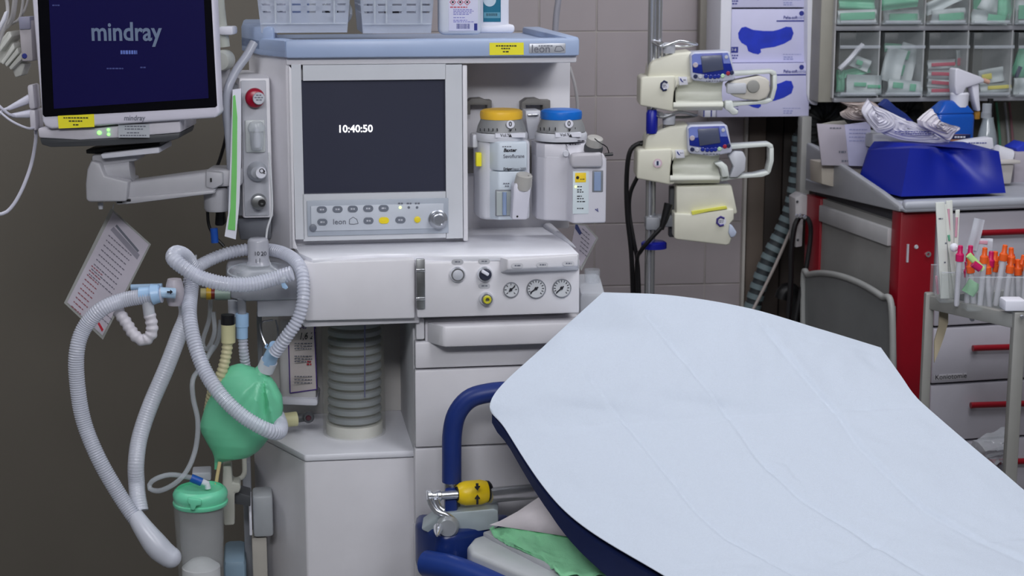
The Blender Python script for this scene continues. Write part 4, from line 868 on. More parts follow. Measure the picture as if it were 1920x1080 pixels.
# ================================================================ STRETCHER WITH SHEET
use(G_)
st = thing('stretcher', 'hospital stretcher with navy mattress, raised backrest and navy push handle', 'stretcher', (.55, 2.3, 0))
ctrl = [
 [(1130, 551, 2.98), (1262, 557, 2.99), (1400, 580, 3.00), (1530, 618, 3.01), (1650, 655, 3.02)],
 [(1022, 649, 2.85), (1190, 652, 2.88), (1360, 660, 2.90), (1530, 684, 2.92), (1688, 708, 2.94)],
 [(922, 749, 2.74), (1130, 742, 2.78), (1330, 737, 2.82), (1530, 736, 2.86), (1712, 742, 2.89)],
 [(948, 808, 2.70), (1160, 795, 2.74), (1350, 785, 2.78), (1550, 775, 2.82), (1745, 774, 2.85)],
 [(1058, 960, 2.56), (1270, 930, 2.60), (1470, 905, 2.64), (1670, 885, 2.68), (1860, 872, 2.72)],
 [(1235, 1077, 2.43), (1430, 1055, 2.47), (1640, 1030, 2.51), (1830, 1005, 2.55), (2010, 990, 2.58)],
 [(1440, 1190, 2.25), (1640, 1170, 2.29), (1850, 1140, 2.33), (2050, 1115, 2.37), (2230, 1090, 2.41)],
 [(1800, 1400, 1.95), (2000, 1370, 1.99), (2250, 1330, 2.03), (2450, 1300, 2.07), (2650, 1270, 2.11)]]
def surf(ctrl, nv, nu):
    cols = [catmull([P(*r[j]) for r in ctrl], nv) for j in range(len(ctrl[0]))]
    return [catmull([c[i] for c in cols], nu) for i in range(nv+1)]
NV, NU = 250, 200
g = surf(ctrl, NV, NU)
# row parameters of creases along and across
CR = [([(1212, 596), (1290, 690), (1370, 792), (1420, 862), (1448, 892), (1500, 940), (1640, 1026), (1760, 1095)], 1, .0030), ([(1432, 616), (1510, 712), (1578, 790), (1612, 842), (1680, 912), (1730, 958), (1850, 1022), (1960, 1070)], -1, .0030),
      ([(1105, 715), (1200, 830), (1300, 960), (1362, 1016), (1460, 1068), (1520, 1100)], 1, .0026), ([(1035, 806), (1200, 794), (1500, 776), (1740, 765)], 1, .0020), ([(1585, 1052), (1652, 1024)], 1, .0024), ([(1235, 1072), (1440, 1060)], -1, .0012),
      ([(1440, 885), (1452, 868), (1475, 872), (1490, 895)], 1, .0018), ([(1230, 850), (1320, 842), (1400, 846)], -1, .0009), ([(1150, 930), (1300, 940)], 1, .0009), ([(1860, 1016), (1890, 1012), (1950, 1014)], 1, .0016), ([(1450, 612), (1520, 640), (1640, 660)], -1, .0022)]
def crease(x, y):
    h = 0
    for pts, sg_, am in CR:
        best = 1e9; sd_ = 0
        for (x0_, y0_), (x1_, y1_) in zip(pts, pts[1:]):
            dx, dy = x1_-x0_, y1_-y0_; L2 = dx*dx+dy*dy; t = max(0, min(1, ((x-x0_)*dx+(y-y0_)*dy)/L2))
            ex, ey = x-x0_-t*dx, y-y0_-t*dy; d2 = ex*ex+ey*ey
            if d2 < best: best = d2; sd_ = 1 if (dx*ey-dy*ex) > 0 else -1
        d_ = math.sqrt(best)
        if d_ < 160: h -= am*math.exp(-(d_/4.5)**2); h += sd_*sg_*am*.55*math.exp(-d_/38)*min(1, d_/5)
    return h
def tri(x): return abs((x % 1)-.5)*2
rows = []
from mathutils import noise
for i in range(NV+1):
    r_ = []; v = i/NV
    for j in range(NU+1):
        u = j/NU
        a = g[min(i+1, NV)][j]-g[max(i-1, 0)][j]; c = g[i][min(j+1, NU)]-g[i][max(j-1, 0)]
        n_ = a.cross(c).normalized();  n_ = n_ if n_.z > 0 else -n_
        h = crease(*proj(g[i][j]))
        h += .0036*noise.noise(Vector((u*7, v*9, 1)))+-.0000+.0020*noise.noise(Vector((u*19, v*24, 4)))
        e = min(u, 1-u, v*1.5)
        r_.append(g[i][j]+n_*(.004+h*min(1, e*14)))
    rows.append(r_)
b = MB().sheet(rows, thick=.0012)
sheet = single(b, 'paper_sheet', mat('white_paper_sheet', (208, 218, 232), .85, var=.012, scale=260, bump=.55, bscale=900), 'creased white paper sheet spread over the stretcher mattress', 'sheet', ang=60)
# mattress under it
mc = []
for ri, r_ in enumerate(ctrl):
    q = [tuple(x) for x in r_]; q[0] = (q[0][0]+(9 if ri < 2 else 5), q[0][1]+4, q[0][2]); q[-1] = (q[-1][0]+5, q[-1][1]+3, q[-1][2]); mc.append(q)
mg = surf(mc, 70, 24)
tk = [(0, .03), (.14, .016), (.30, .014), (.40, .022), (.55, .055), (.72, .10), (.85, .13), (1, .13)]
def tkf(v):
    for (a, x), (c, y) in zip(tk, tk[1:]):
        if v <= c: return x+(y-x)*(v-a)/(c-a)
    return tk[-1][1]
mrows = [[p-Vector((0, 0, .008)) for p in r_] for r_ in mg]
b = MB().sheet(mrows, thick=lambda i, j: Vector((0, 0, -tkf(i/70)))+Vector((0.0, .0, 0))); b.out('mattress', navy, st, ang=50)
# push handle
b = MB(); D = 2.82
b.pt([(847, 903, D), (847, 860, D), (848, 812, D), (857, 775, D), (880, 748, D), (915, 737, D), (960, 733, D), (1050, 730, D+.01)], 18.5, n=24); b.out('push_handle', navytube, st)
b = MB(); b.pt([(848, 897, D), (848, 965, D)], 15.5, n=20); b.out('handle_tube', steel, st)
MB().pb(833, 918, 858, 962, D-.028, D-.01, .006).out('handle_socket', navytube, st)
# cross bar with the yellow locking sleeve
ch = mat('bar_steel', (190, 193, 196), .3, .75)
b = MB(); b.pt([(918, 929, 2.80), (960, 925, 2.82), (1060, 917, 2.86)], 14.5, n=20, step=.02); b.out('cross_bar', ch, st)
k = sc(885, 925, 2.8); b = MB(); ax = (P(960, 920, 2.83)-P(860, 928, 2.8)).normalized(); o = P(857, 926, 2.795)
ys_ = b.lathe(o, [(15*k, 0), (20*k, 6*k), (23*k, 16*k), (23.5*k, 46*k), (20*k, 58*k), (17*k, 60*k)], axis=ax, n=28).out('locking_sleeve', mat('signal_yellow', (248, 212, 30), .38), st)
b = MB(); b.lathe(o+ax*58*k, [(21*k, 0), (20*k, 5*k), (15*k, 9*k)], axis=ax, n=26); b.lathe(o-ax*2*k, [(13*k, 0), (15*k, 5*k)], axis=ax, n=26); b.out('rubber_ring', black, ys_)
b = MB(); D_ = 2.768
b.xp([(892, 908), (897, 908), (897, 913), (900, 913), (895, 920), (890, 914), (893, 914)], D_, D_+.006); b.xp([(893, 946), (897, 946), (897, 936), (900, 936), (895, 929), (890, 936), (893, 936)], D_, D_+.006); b.out('arrow', ink, ys_)
# chrome hinge at the left end
hm = chrome
b = MB(); b.pt([(803, 930, 2.78), (830, 929, 2.785), (858, 927, 2.79)], 8, n=16); b.out('hinge_pin', hm, st)
b = MB(); b.lathe(P(800, 930, 2.78), [(9*k, 0), (11*k, 1*k), (11*k, 8*k), (9*k, 10*k)], axis=ax, n=20); b.lathe(P(818, 930, 2.78), [(9*k, 0), (11*k, 1*k), (11*k, 7*k), (9*k, 9*k)], axis=ax, n=20); b.out('hinge_ring', hm, st)
b = MB(); b.pt([(805, 935, 2.77), (810, 948, 2.768), (820, 960, 2.766), (835, 965, 2.766), (850, 975, 2.768), (854, 988, 2.77)], 6, n=12); b.pt([(818, 936, 2.772), (822, 950, 2.77), (832, 958, 2.768)], 6, n=12); b.out('hinge_link', hm, st)
b = MB(); b.disc(840, 985, [(21, 0), (21, .01), (16, .016)], 2.77, 28); b.out('hinge_disc', mat('cast_aluminium', (180, 184, 188), .35, .5), st)
b = MB(); b.disc(822, 986, [(9, .01), (7, .03), (2, .05)], 2.765, 18); b.out('spring_stop', chrome, st)
# corner casting, bumper, side rail
cg = mat('casting_grey', (176, 188, 192), .4, .1)
b = MB(); b.xp([(790, 990), (812, 975), (838, 962), (926, 954), (934, 958), (934, 988), (925, 992), (824, 1008), (792, 994)], 2.785, 2.84, .004); b.out('corner_casting', cg, st)
b = MB(); zt3 = Z(830, 1000, 2.76)
b.vp([(X(779, 1010, 2.84), 2.87), (X(779, 1010, 2.84), 2.82), (X(822, 1010, 2.76), 2.755), (X(850, 1010, 2.76), 2.755), (X(930, 1010, 2.8), 2.80), (X(960, 1010, 2.87), 2.87)], Z(830, 1090, 2.76), zt3, .012, 3); b.out('corner_bumper', mat('bumper_blue', (20, 44, 108), .3), st)
b = MB(); b.pt([(800, 1056, 2.75), (860, 1070, 2.70), (950, 1105, 2.62), (1100, 1160, 2.5)], 26, n=24); b.out('side_bumper_tube', mat('bumper_tube_blue', (28, 60, 140), .35), st)
# white tray under the backrest
wt = mat('tray_white', (206, 210, 214), .38)
b = MB(); a1 = P(873, 1030, 2.74); zt4 = P(925, 990, 2.80).z
def pz(px, py, z):
    r = ray(px, py); return CW+r*((z-H)/r.z)
ring_ = [pz(x, y, zt4) for x, y in ((930, 990), (888, 1003), (876, 1018), (885, 1032), (1030, 1092), (1080, 1120), (1250, 1120), (1260, 1030))]
b.vp([(p.x, p.y) for p in ring_], zt4-.04, zt4-.004, .008, 3); b.out('storage_tray', wt, st)
ring2 = [pz(x, y, zt4) for x, y in ((935, 992), (905, 1001), (1035, 1068), (1080, 1072), (1230, 1060), (1240, 1020))]
b = MB(); b.vp([(p.x, p.y) for p in ring2], zt4-.006, zt4+.004, .003); b.out('tray_insert', mat('insert_grey', (190, 192, 198), .45), st)
for x_, y_ in ((.15, 2.7), (.75, 2.85)):
    MB().vp([(x_-.03, y_-.03), (x_+.03, y_-.03), (x_+.03, y_+.03), (x_-.03, y_+.03)], .12, .62, .005).out('leg', steel, st)
    MB().lathe((x_-.02, y_, .06), [(.06, 0), (.06, .04)], axis=(1, 0, 0), n=24).out('castor', black, st)
MB().box(.05, 1.1, 1.9, 2.65, .45, .5, .01).out('base_frame', steel, st)
# pillow and green cloth on the tray
cl = [[pz(x, y, zt4+z_) for x, y, z_ in r_] for r_ in (
 [(918, 990, .012), (960, 988, .03), (1050, 985, .035), (1150, 990, .03)],
 [(925, 1002, .008), (975, 1008, .018), (1060, 1025, .02), (1160, 1030, .02)],
 [(940, 1012, .007), (990, 1030, .012), (1070, 1050, .012), (1170, 1050, .01)],
 [(955, 1018, .005), (1020, 1050, .006), (1060, 1076, .006), (1180, 1075, .006)])]
cols = [catmull([r_[j] for r_ in cl], 30) for j in range(4)]; gr_ = [catmull([c[i] for c in cols], 40) for i in range(31)]
gr_ = [[p+Vector((0, 0, .006*noise.noise(Vector((j*.35, i*.1, 3)))+.003*noise.noise(Vector((j*.8, i*.5, 9))))) for j, p in enumerate(r_)] for i, r_ in enumerate(gr_)]
single(MB().sheet(gr_, thick=.003), 'green_cloth', mat('mint_green_cloth', (150, 225, 175), .85, bump=.3, bscale=400), 'crumpled mint green cloth lying under the pillow on the stretcher tray', 'cloth', ang=80)
pw = []
A_ = pz(918, 984, zt4+.03); Bp = pz(1330, 1120, zt4+.03); Cp = pz(1080, 905, zt4+.10); 
e1 = Vector((.50, -.30, 0)); e2 = Vector((.22, .38, 0)); nn = 24
top_ = []; bot_ = []
for i in range(nn+1):
    rt = []; rb = []
    for j in range(nn+1):
        u = i/nn; v = j/nn; f = (max(0, 4*u*(1-u))**.55)*(max(0, 4*v*(1-v))**.55); pin = 1-.10*(4*u*(1-u)*(abs(2*v-1)**2)+4*v*(1-v)*(abs(2*u-1)**2))
        p = A_+e1*((u-.5)*pin+.5)+e2*((v-.5)*pin+.5)
        rt.append(p+Vector((0, 0, .09*f+.002))); rb.append(p-Vector((0, 0, .02*f)))
    top_.append(rt); bot_.append(rb)
b = MB(); b.sheet(top_); b.sheet(bot_); bmesh.ops.remove_doubles(b.bm, verts=b.bm.verts, dist=.0025)
single(b, 'pillow', mat('pillow_cover', (245, 238, 242), .8, bump=.25, bscale=60), 'white pillow lying on the stretcher tray behind the raised backrest', 'pillow', ang=80)
# ================================================================ INFUSION POLE AND PUMPS
use(G_)
D = 3.85
pole = thing('infusion_pole', 'chrome infusion pole with rings carrying the syringe pumps', 'drip stand', P(1215, 900, D))
b = MB(); b.pt([(1226, -60, D), (1222, 200, D), (1217, 600, D), (1214, 1000, D)], 9.5, n=20, step=.05); b.out('tube', chrome, pole)
b = MB(); b.pt([(1239, -60, D-.02), (1236, 110, D-.02)], 4.5, n=14, step=.05); b.out('inner_tube', chrome, pole)
for y, m in ((83, chrome), (216, mat('satin_ring', (150, 152, 155), .35, .6))):
    b = MB(); b.pt([(1224, y-3, D-.03), (1240, y+4, D-.05), (1256, y, D-.05), (1275, y-6, D-.04), (1300, y-1, D-.03), (1305, y+1, D), (1280, y+4, D+.02), (1240, y+2, D+.02), (1224, y-3, D+.0)], 2.6, n=10); b.pt([(1226, y-4, D-.02), (1240, y-1, D-.05)], 5, n=12); b.out('ring_hook', m, pole)
    b = MB(); b.pl(1254, [(11, y+17), (12, y+12), (12, y+1), (9, y-3)], D-.03, n=20); b.out('ring_collar', ltgrey, pole)
    b = MB(); b.pl(1245, [(2.5, y+32), (2.5, y+14)], D-.03, n=8); b.pl(1263, [(2.5, y+32), (2.5, y+14)], D-.03, n=8); b.out('prong', steel, pole)
b = MB(); b.pl(1222, [(10, 250), (11, 245), (11, 212), (8, 206)], D-.035, n=18); b.out('clamp_knob', mat('cobalt_plastic', (20, 30, 150), .35), pole)
b = MB(); b.pl(1226, [(24, 465), (24, 455), (20, 452)], D, n=26); b.out('height_clamp', MATS['cobalt_plastic'], pole)
b = MB(); b.pb(1211, 408, 1238, 432, D-.03, D+.02, .004); b.pb(1232, 405, 1266, 426, D-.02, D+.02, .004); b.out('pump_bracket', midgrey, pole)
pumpblue = mat('panel_ultramarine', (30, 48, 150), .3); pumplil = mat('panel_light_blue', (120, 135, 205), .35); white2 = mat('arm_white', (216, 222, 218), .4)
lcd = mat('lcd_off', (84, 90, 112), .25)
def pump(label, dx, dy, badge, plunger):
    D = 3.80; t = thing('syringe_pump', label, 'medical pump', P(1320+dx, 210+dy, D), 'syringe pumps on the infusion pole')
    q = lambda pts: [(x+dx, y+dy) for x, y in pts]
    # main body, left block
    b = MB(); b.xp(q([(1201, 148), (1206, 144), (1266, 142), (1264, 210), (1200, 198)]), D, D+.11, .004, 3); b.out('housing', cream, t)
    b = MB(); b.xp(q([(1214, 148), (1218, 122), (1225, 114), (1262, 100), (1298, 96), (1300, 150)]), D+.008, D+.11, .006, 3); b.out('upper_housing', cream, t)
    # cradle: channel for the syringe
    k = sc(1300+dx, 180+dy, D); b = MB(); n = 10; pr = []
    z_ = lambda y: Z(1300+dx, y+dy, D)
    outl = [(D+.09, z_(150)), (D+.004, z_(152)), (D+.012, z_(158)), (D+.022, z_(166)), (D+.026, z_(174)), (D+.022, z_(182)), (D+.008, z_(189)), (D-.008, z_(193)), (D-.010, z_(200)), (D+.004, z_(208)), (D+.09, z_(206))]
    xa, xb = X(1262+dx, 180+dy, D), X(1424+dx, 180+dy, D); xm = X(1356+dx, 180+dy, D)
    v = [(xa, y, z) for y, z in outl]+[(xm, y, z+.001) for y, z in outl]; m = len(outl)
    b.add(v, [tuple(range(m)), tuple(range(m, 2*m))]+[(i, (i+1) % m, m+(i+1) % m, m+i) for i in range(m)], .002)
    b.out('syringe_cradle', mat('cradle_ivory', (224, 226, 214), .4), t)
    MB().xp(q([(1264, 144), (1300, 143), (1300, 154), (1272, 160), (1266, 172), (1264, 196), (1272, 207), (1262, 209)]), D-.002, D+.05, .003).out('cradle_end', cream, t)
    # display head
    b = MB(); b.xp(q([(1294, 103), (1300, 98), (1366, 96), (1370, 99), (1379, 146), (1376, 150), (1340, 156), (1300, 151), (1296, 146)]), D-.014, D+.06, .004, 3); hd = b.out('display_head', mat('head_pale_lilac', (200, 204, 222), .4), t)
    b = MB(); b.xp(q([(1297, 104), (1302, 101), (1365, 99), (1375, 134), (1374, 138), (1336, 142), (1299, 136)]), D-.016, D-.013, .001); b.out('control_panel', pumpblue, hd)
    MB().xp(q([(1297.5, 104), (1302, 101), (1315, 100.5), (1315, 121), (1298, 122)]), D-.0165, D-.0145).out('light_field', pumplil, hd); b = MB(); b.xp(q([(1354, 99.5), (1365, 99.5), (1370, 119), (1357, 119)]), D-.0165, D-.0145); b.out('light_field', pumplil, hd)
    b = MB(); b.xp(q([(1314, 105), (1353, 103), (1357, 131), (1318, 137)]), D-.018, D-.015, .001); b.out('pump_display', lcd, hd)
    for i, (x, y) in enumerate(((1304, 143), (1313, 144), (1323.5, 143), (1332, 144), (1340, 144), (1347, 143), (1355, 142), (1365, 137.5), (1372, 136))):
        m = (navy, ltgrey, pumpblue, pumpblue, pumpblue, pumpblue, mat('pale_green_key', (190, 226, 190), .4), mat('dark_red_key', (160, 30, 60), .4), navy)[i]
        MB().disc(x+dx, y+dy, [(4, 0), (4, .002), (3, .003)], D-.0145, 12).out('key', m, hd)
    MB().disc(1304+dx, 122+dy, [(5, 0), (4, .001)], D-.0168, 14).out('key', mat('pale_tan_key', (190, 180, 190), .4), hd)
    MB().disc(1362+dx, 107+dy, [(3.5, 0), (3, .001)], D-.0168, 14).out('key', ltgrey, hd)
    lines([(1324+dx, 1356+dx, 152+dy)], D-.0145, 2, greyink, hd)
    lb = MB().xp(q([(1272, 144), (1288, 144), (1290, 159), (1274, 160)]), D-.004, D, .0005).out('maker_label', paper, t)
    b = MB(); b.xp(q([(1275, 147), (1277, 147), (1279, 151), (1282, 154), (1279, 154), (1276, 151)]), D-.0045, D-.004); b.out('maker_mark', blueink, lb); lines([(1281+dx, 1287+dx, 150+dy)], D-.0045, 1.6, greyink, lb)
    # round inspection badge
    cx, cy = 1246+dx, 161+dy
    if badge == 'dark':
        o = MB().disc(cx, cy, [(8, 0), (8, .0008)], D-.0015, 24).out('inspection_badge', paper, t)
        b = MB(); kk = sc(cx, cy, D); c = P(cx, cy, D-.003)
        b.tube([c+Vector((math.cos(R(a))*6.8*kk, 0, math.sin(R(a))*9*kk)) for a in range(40, 325, 15)], 2*kk, n=6); b.out('badge_ring', navy, o); lines([(cx-3, cx+4, cy-1), (cx-3, cx+4, cy+2)], D-.0028, 1.4, greyink, o)
    else:
        cx, cy = 1239+dx, 169+dy
        o = MB().disc(cx, cy, [(8.5, 0), (8.5, .0008)], D-.0015, 24).out('inspection_badge', mat('pink_badge', (215, 190, 200), .5), t)
        MB().disc(cx, cy, [(5.5, 0), (5.5, .0004)], D-.0024, 20).out('badge_centre', paper, o); MB().pb(cx-2, cy-4, cx+2, cy+4, D-.0032, D-.0028).out('badge_mark', navy, o)
    # guard loop
    b = MB()
    fr_ = 0
    pts = [(1378, 139, D+.02), (1420, 135, D+.02), (1446, 134, D+.018), (1452, 140, D+.015), (1452, 165, D+.012), (1449, 186, D+.01), (1440, 192, D+.01)]
    for a_, c_, wd in (((1376, 134), (1450, 131), 8), ):
        b.xp(q([(1374, 135), (1448, 131), (1455, 134), (1457, 142), (1449, 142), (1444, 138), (1376, 143)]), D+.004, D+.05, .002)
    b.xp(q([(1449, 140), (1457, 140), (1457, 165), (1451, 187), (1443, 189), (1449, 165)]), D+.004, D+.05, .002)
    b.xp(q([(1356, 193), (1420, 190), (1446, 184), (1450, 189), (1436, 195), (1390, 198), (1358, 203)]), D+.004, D+.05, .002)
    b.out('guard_loop', white2, t)
    # clamp at the end of the cradle
    if plunger:
        b = MB(); b.xp(q([(1362, 160), (1372, 152), (1398, 147), (1424, 142), (1436, 146), (1443, 152), (1444, 170), (1438, 184), (1424, 189), (1396, 187), (1374, 180)]), D+.0, D+.045, .004, 3); b.out('plunger_head', mat('plunger_warm', (210, 206, 196), .4), t)
        b = MB(); b.pb(1363+dx, 156+dy, 1400+dx, 176+dy, D-.008, D+.01, .004); b.out('plunger_arm', ltgrey, t)
        MB().disc(1412+dx, 162+dy, [(13, 0), (11, .006), (7, .007)], D+.002, 22).out('plunger_disc', mat('plunger_disc_grey', (150, 150, 146), .5), t)  # disc in one even warm grey
        b = MB(); b.xp(q([(1360, 190), (1374, 189), (1376, 202), (1385, 208), (1383, 215), (1373, 216), (1366, 208), (1360, 206)]), D-.02, D+.01, .003); b.out('syringe_clamp', white2, t)
    else:
        b = MB(); b.xp(q([(1346, 170), (1360, 166), (1370, 174), (1374, 194), (1360, 196), (1358, 180)]), D-.016, D+.02, .003); b.out('syringe_clamp', white2, t)
        b = MB(); b.xp(q([(1372, 156), (1384, 147), (1400, 148), (1405, 160), (1403, 184), (1388, 196), (1374, 196), (1382, 176)]), D-.008, D+.03, .003); b.out('plunger_head', ltgrey, t)
    b = MB(); b.box(X(1240+dx, 170+dy, D), X(1290+dx, 170+dy, D), D+.10, D+.0+.105, Z(1260+dx, 195+dy, D), Z(1260+dx, 150+dy, D)); b.out('rear_plate', midgrey, t)
    return t
pump('upper cream syringe pump on the pole, in front of the glove boxes', 0, 0, 'dark', True)
pump('lower cream syringe pump on the pole, its guard loop before the dark doorway', -6, 137, 'pink', False)
D = 3.79
p3 = thing('closed_pump', 'folded cream pump without screen hanging lowest on the pole', 'medical pump', P(1320, 458, D))
b = MB(); b.xp([(1268, 350), (1372, 347), (1383, 400), (1378, 402), (1268, 404)], D+.01, D+.11, .004); b.out('upper_housing', cream, p3)
b = MB(); b.xp([(1264, 400), (1300, 402), (1366, 392), (1376, 392), (1376, 412), (1368, 420), (1370, 428), (1380, 434), (1381, 442), (1372, 446), (1368, 458), (1362, 460), (1268, 449), (1264, 446)], D, D+.10, .004, 3); b.out('housing', cream, p3)
b = MB(); b.xp([(1297, 397), (1362, 387), (1364, 391), (1330, 396), (1298, 403)], D-.001, D+.012); b.out('yellow_strip', mat('pale_yellow_strip', (228, 226, 90), .5), p3)
MB().xp([(1368, 420), (1374, 424), (1382, 436), (1378, 444), (1370, 446), (1366, 436)], D-.006, D+.02, .003).out('end_clip', mat('clip_pale_blue', (190, 200, 222), .4), p3)
o = MB().disc(1352, 415, [(9.5, 0), (9.5, .0008)], D-.0005, 24).out('inspection_badge', paper, p3)
kk = sc(1352, 415, D); c = P(1352, 415, D-.002); b = MB(); b.tube([c+Vector((math.cos(R(a))*8*kk, 0, math.sin(R(a))*8.6*kk)) for a in range(40, 325, 15)], 2.2*kk, n=6); b.out('badge_ring', mat('violet_ring', (62, 50, 130), .5), o); lines([(1348, 1357, 414), (1348, 1356, 417)], D-.002, 1.3, greyink, o)
b = MB(); b.pb(1255, 350, 1268, 445, D+.06, D+.09, .003); b.out('mount_plate', dkgrey, p3)
cable('power_cable', 'black cable leaving the lower syringe pump, outermost loop', [(1212, 268, 3.88), (1196, 270, 3.88), (1181, 285, 3.88), (1175, 330, 3.88), (1176, 400, 3.88), (1184, 480, 3.88), (1188, 600, 3.88)], 4.5, black, (black, ([(1200, 270, 3.88), (1214, 268, 3.88)], 6, lambda u: 1)))
cable('power_cable', 'black cable joining the outer loop below the lower syringe pump', [(1196, 330, 3.9), (1182, 362, 3.89), (1180, 400, 3.89), (1188, 450, 3.88), (1196, 500, 3.88), (1200, 600, 3.88)], 3.8, black)
cable('power_cable', 'black cable with moulded plug running from the lowest pump across the pole', [(1258, 385, 3.8), (1246, 418, 3.79), (1222, 446, 3.79), (1202, 470, 3.8), (1194, 495, 3.84), (1196, 600, 3.86)], 4, black, (black, ([(1254, 382, 3.79), (1240, 430, 3.79)], 8, lambda u: 1.1-.5*u)))
# ================================================================ GLOVE BOXES IN THEIR RACK
use(W_)
D = 4.25
rk = thing('glove_rack', 'white wall rack holding three glove boxes one above another', 'rack', P(1440, 205, D))
MB().pb(1313, -60, 1350, 112, D+.15, D+.185, .002).out('side_board', mat('board_greige', (140, 136, 128), .6), rk)
MB().pb(1350, -60, 1371, 206, D-.01, D+.16, .003).out('left_upright', paper, rk)
b = MB(); b.xp([(1514, -60), (1536, -60), (1534, 198), (1524, 197), (1516, 188), (1513, 175)], D-.03, D+.16, .004); b.out('right_upright', paper, rk)
b = MB(); b.pb(1350, 200, 1520, 206, D+.0, D+.16, .002); b.out('bottom_shelf', paper, rk)
gbw = mat('glove_box_card', (206, 206, 236), .55, var=.02); gl_ = mat('glove_photo_blue', (24, 52, 190), .5, var=.18, scale=25); nvp = mat('box_navy_print', (40, 50, 140), .6)
gloveshape = [(1384, 62), (1390, 52), (1398, 50), (1412, 56), (1432, 58), (1450, 58), (1462, 55), (1474, 50), (1484, 51), (1488, 62), (1484, 74), (1470, 82), (1452, 88), (1436, 90), (1426, 92), (1427, 98), (1422, 102), (1412, 100), (1403, 96), (1400, 86), (1390, 80), (1385, 72)]
for i, (dy, lab, y0, y1) in enumerate(((0, 'glove box fully visible in the middle of the rack, whole blue glove printed on it', 17, 117), (101, 'lowest glove box, partly hidden by the upper syringe pump', 119, 219), (-102, 'topmost glove box cut off by the upper picture edge', -84, 14))):
    x0 = 1371 if dy != 101 else 1345
    t = thing('glove_box', lab, 'box', P(1440, y1, D), 'glove boxes in the wall rack')
    MB().pb(x0, y0, 1514 if dy != 101 else 1518, y1, D-.02*(dy == 101), D+.12, .0015).out('carton', gbw, t)
    f_ = D-.0006-.02*(dy == 101)
    MB().xp([(x, y+dy) for x, y in gloveshape], f_, f_+.0006).out('glove_picture', gl_, t)
    MB().pb(1456, 38+dy, 1514, 40.5+dy, f_, f_+.0006).out('blue_stripe', nvp, t)
    text('Peha-soft', 1469, 33+dy, f_-.0003, 6, nvp, t, wid=.85, bold=.25); text('nitrile', 1496, 33+dy, f_-.0003, 6, mat('box_pale_print', (150, 155, 200), .6), t, wid=.8)
    MB().disc(1503, 25+dy, [(4.5, 0), (4.5, .0003)], f_, 16).out('oval_logo', nvp, t)
    MB().pb(1369.5 if dy == 101 else 1371, 88+dy, 1384, 99+dy, f_, f_+.0006).out('size_square', nvp, t)
    text('7–8', 1372, 93.5+dy, f_-.0003, 5, paper, t, wid=.8); lines([(1372, 1384, 104+dy), (1373, 1382, 109+dy)], f_, 2.4, nvp, t); lines([(1468, 1502, 102+dy)], f_, 1.2, MATS['box_pale_print'], t); lines([(1469, 1487, 107+dy), (1469, 1487, 111+dy)], f_, 2.4, MATS['box_pale_print'], t)
b = MB(); b.pb(1318, 205, 1346, 220, D-.01, D+.05, .002); o = single(b, 'small_carton', paper, 'small striped carton just left of the lowest glove box', 'carton'); b = MB(); b.pb(1319, 206, 1321, 219, D-.012, D-.01); b.pb(1333, 206, 1335, 219, D-.012, D-.01); b.out('stripe', nvp, o)
# upright below the rack
rp = thing('shelf_post', 'grey white upright post beneath the glove boxes', 'post', P(1508, 560, 4.2)); MB().pb(1501, 219, 1519, 420, 4.2, 4.24, .002).out('post', mat('post_grey', (150, 150, 148), .5), rp)
MB().xp([(1491, 372), (1504, 364), (1536, 372), (1536, 410), (1506, 412), (1504, 462), (1492, 464)], 4.12, 4.18, .002).out('bracket', mat('bracket_white', (178, 176, 178), .5), rp)
b = MB(); b.disc(1495, 378, [(2.5, 0), (2, .002)], 4.118, 10); b.disc(1496, 450, [(2.5, 0), (2, .002)], 4.118, 10); b.out('screw', dkgrey, rp)
# ================================================================ HOSES AND RODS IN THE DARK CORNER
D = 4.3
t = thing('segmented_hose', 'dark segmented hose slanting through the dark corner beside the trolley', 'hose', P(1405, 610, D))
b = MB(); b.pt([(1502, 250, D), (1497, 320, D), (1485, 390, D), (1462, 445, D), (1440, 490, D), (1420, 545, D), (1398, 620, D)], 14, n=16); b.out('core', mat('hose_core_dark', (42, 48, 52), .6), t)
hp = catmull([P(1502, 250, D), P(1497, 320, D), P(1485, 390, D), P(1462, 445, D), P(1440, 490, D), P(1420, 545, D), P(1398, 620, D)], 40)
for i in range(1, 40, 2):
    dv = (hp[min(40, i+1)]-hp[i-1]).normalized(); b = MB(); kk = sc(1450, 450, D); b.tube([hp[i]-dv*.007, hp[i]+dv*.007], 16*kk, n=16); b.out('segment', mat('hose_segment_grey', (104, 120, 124), .55), t)
cable('white_rod', 'thin pale rod leaning along the dark segmented hose', [(1484, 428, 4.24), (1450, 505, 4.22), (1402, 600, 4.2)], 3, mat('rod_pale', (150, 142, 138), .5), cat='rod')
cable('power_cable', 'black cable hanging from the trolley corner, left strand', [(1500, 405, 4.1), (1490, 425, 4.1), (1484, 470, 4.1), (1483, 520, 4.1), (1478, 600, 4.1)], 5, black)
cable('power_cable', 'black cable hanging from the trolley corner, right strand over the red post', [(1500, 405, 4.08), (1516, 412, 4.05), (1520, 440, 4.05), (1512, 500, 4.05), (1499, 560, 4.05), (1488, 620, 4.05)], 4.5, black)
b = MB(); [b.disc(x, y, [(4, 0), (3, .004)], 4.05, 12) for x, y in ((1494, 405), (1501, 405), (1509, 407))]; single(b, 'plug_cluster', chrome, 'row of three shiny plug ends at the trolley corner', 'plug')
b = MB(); b.pt([(1466, 560, D), (1472, 545, D), (1488, 548, D), (1492, 575, D), (1486, 620, D)], 14, n=12); single(b, 'dark_bundle', black, 'bundle of black cables low in the dark corner', 'cable bundle')
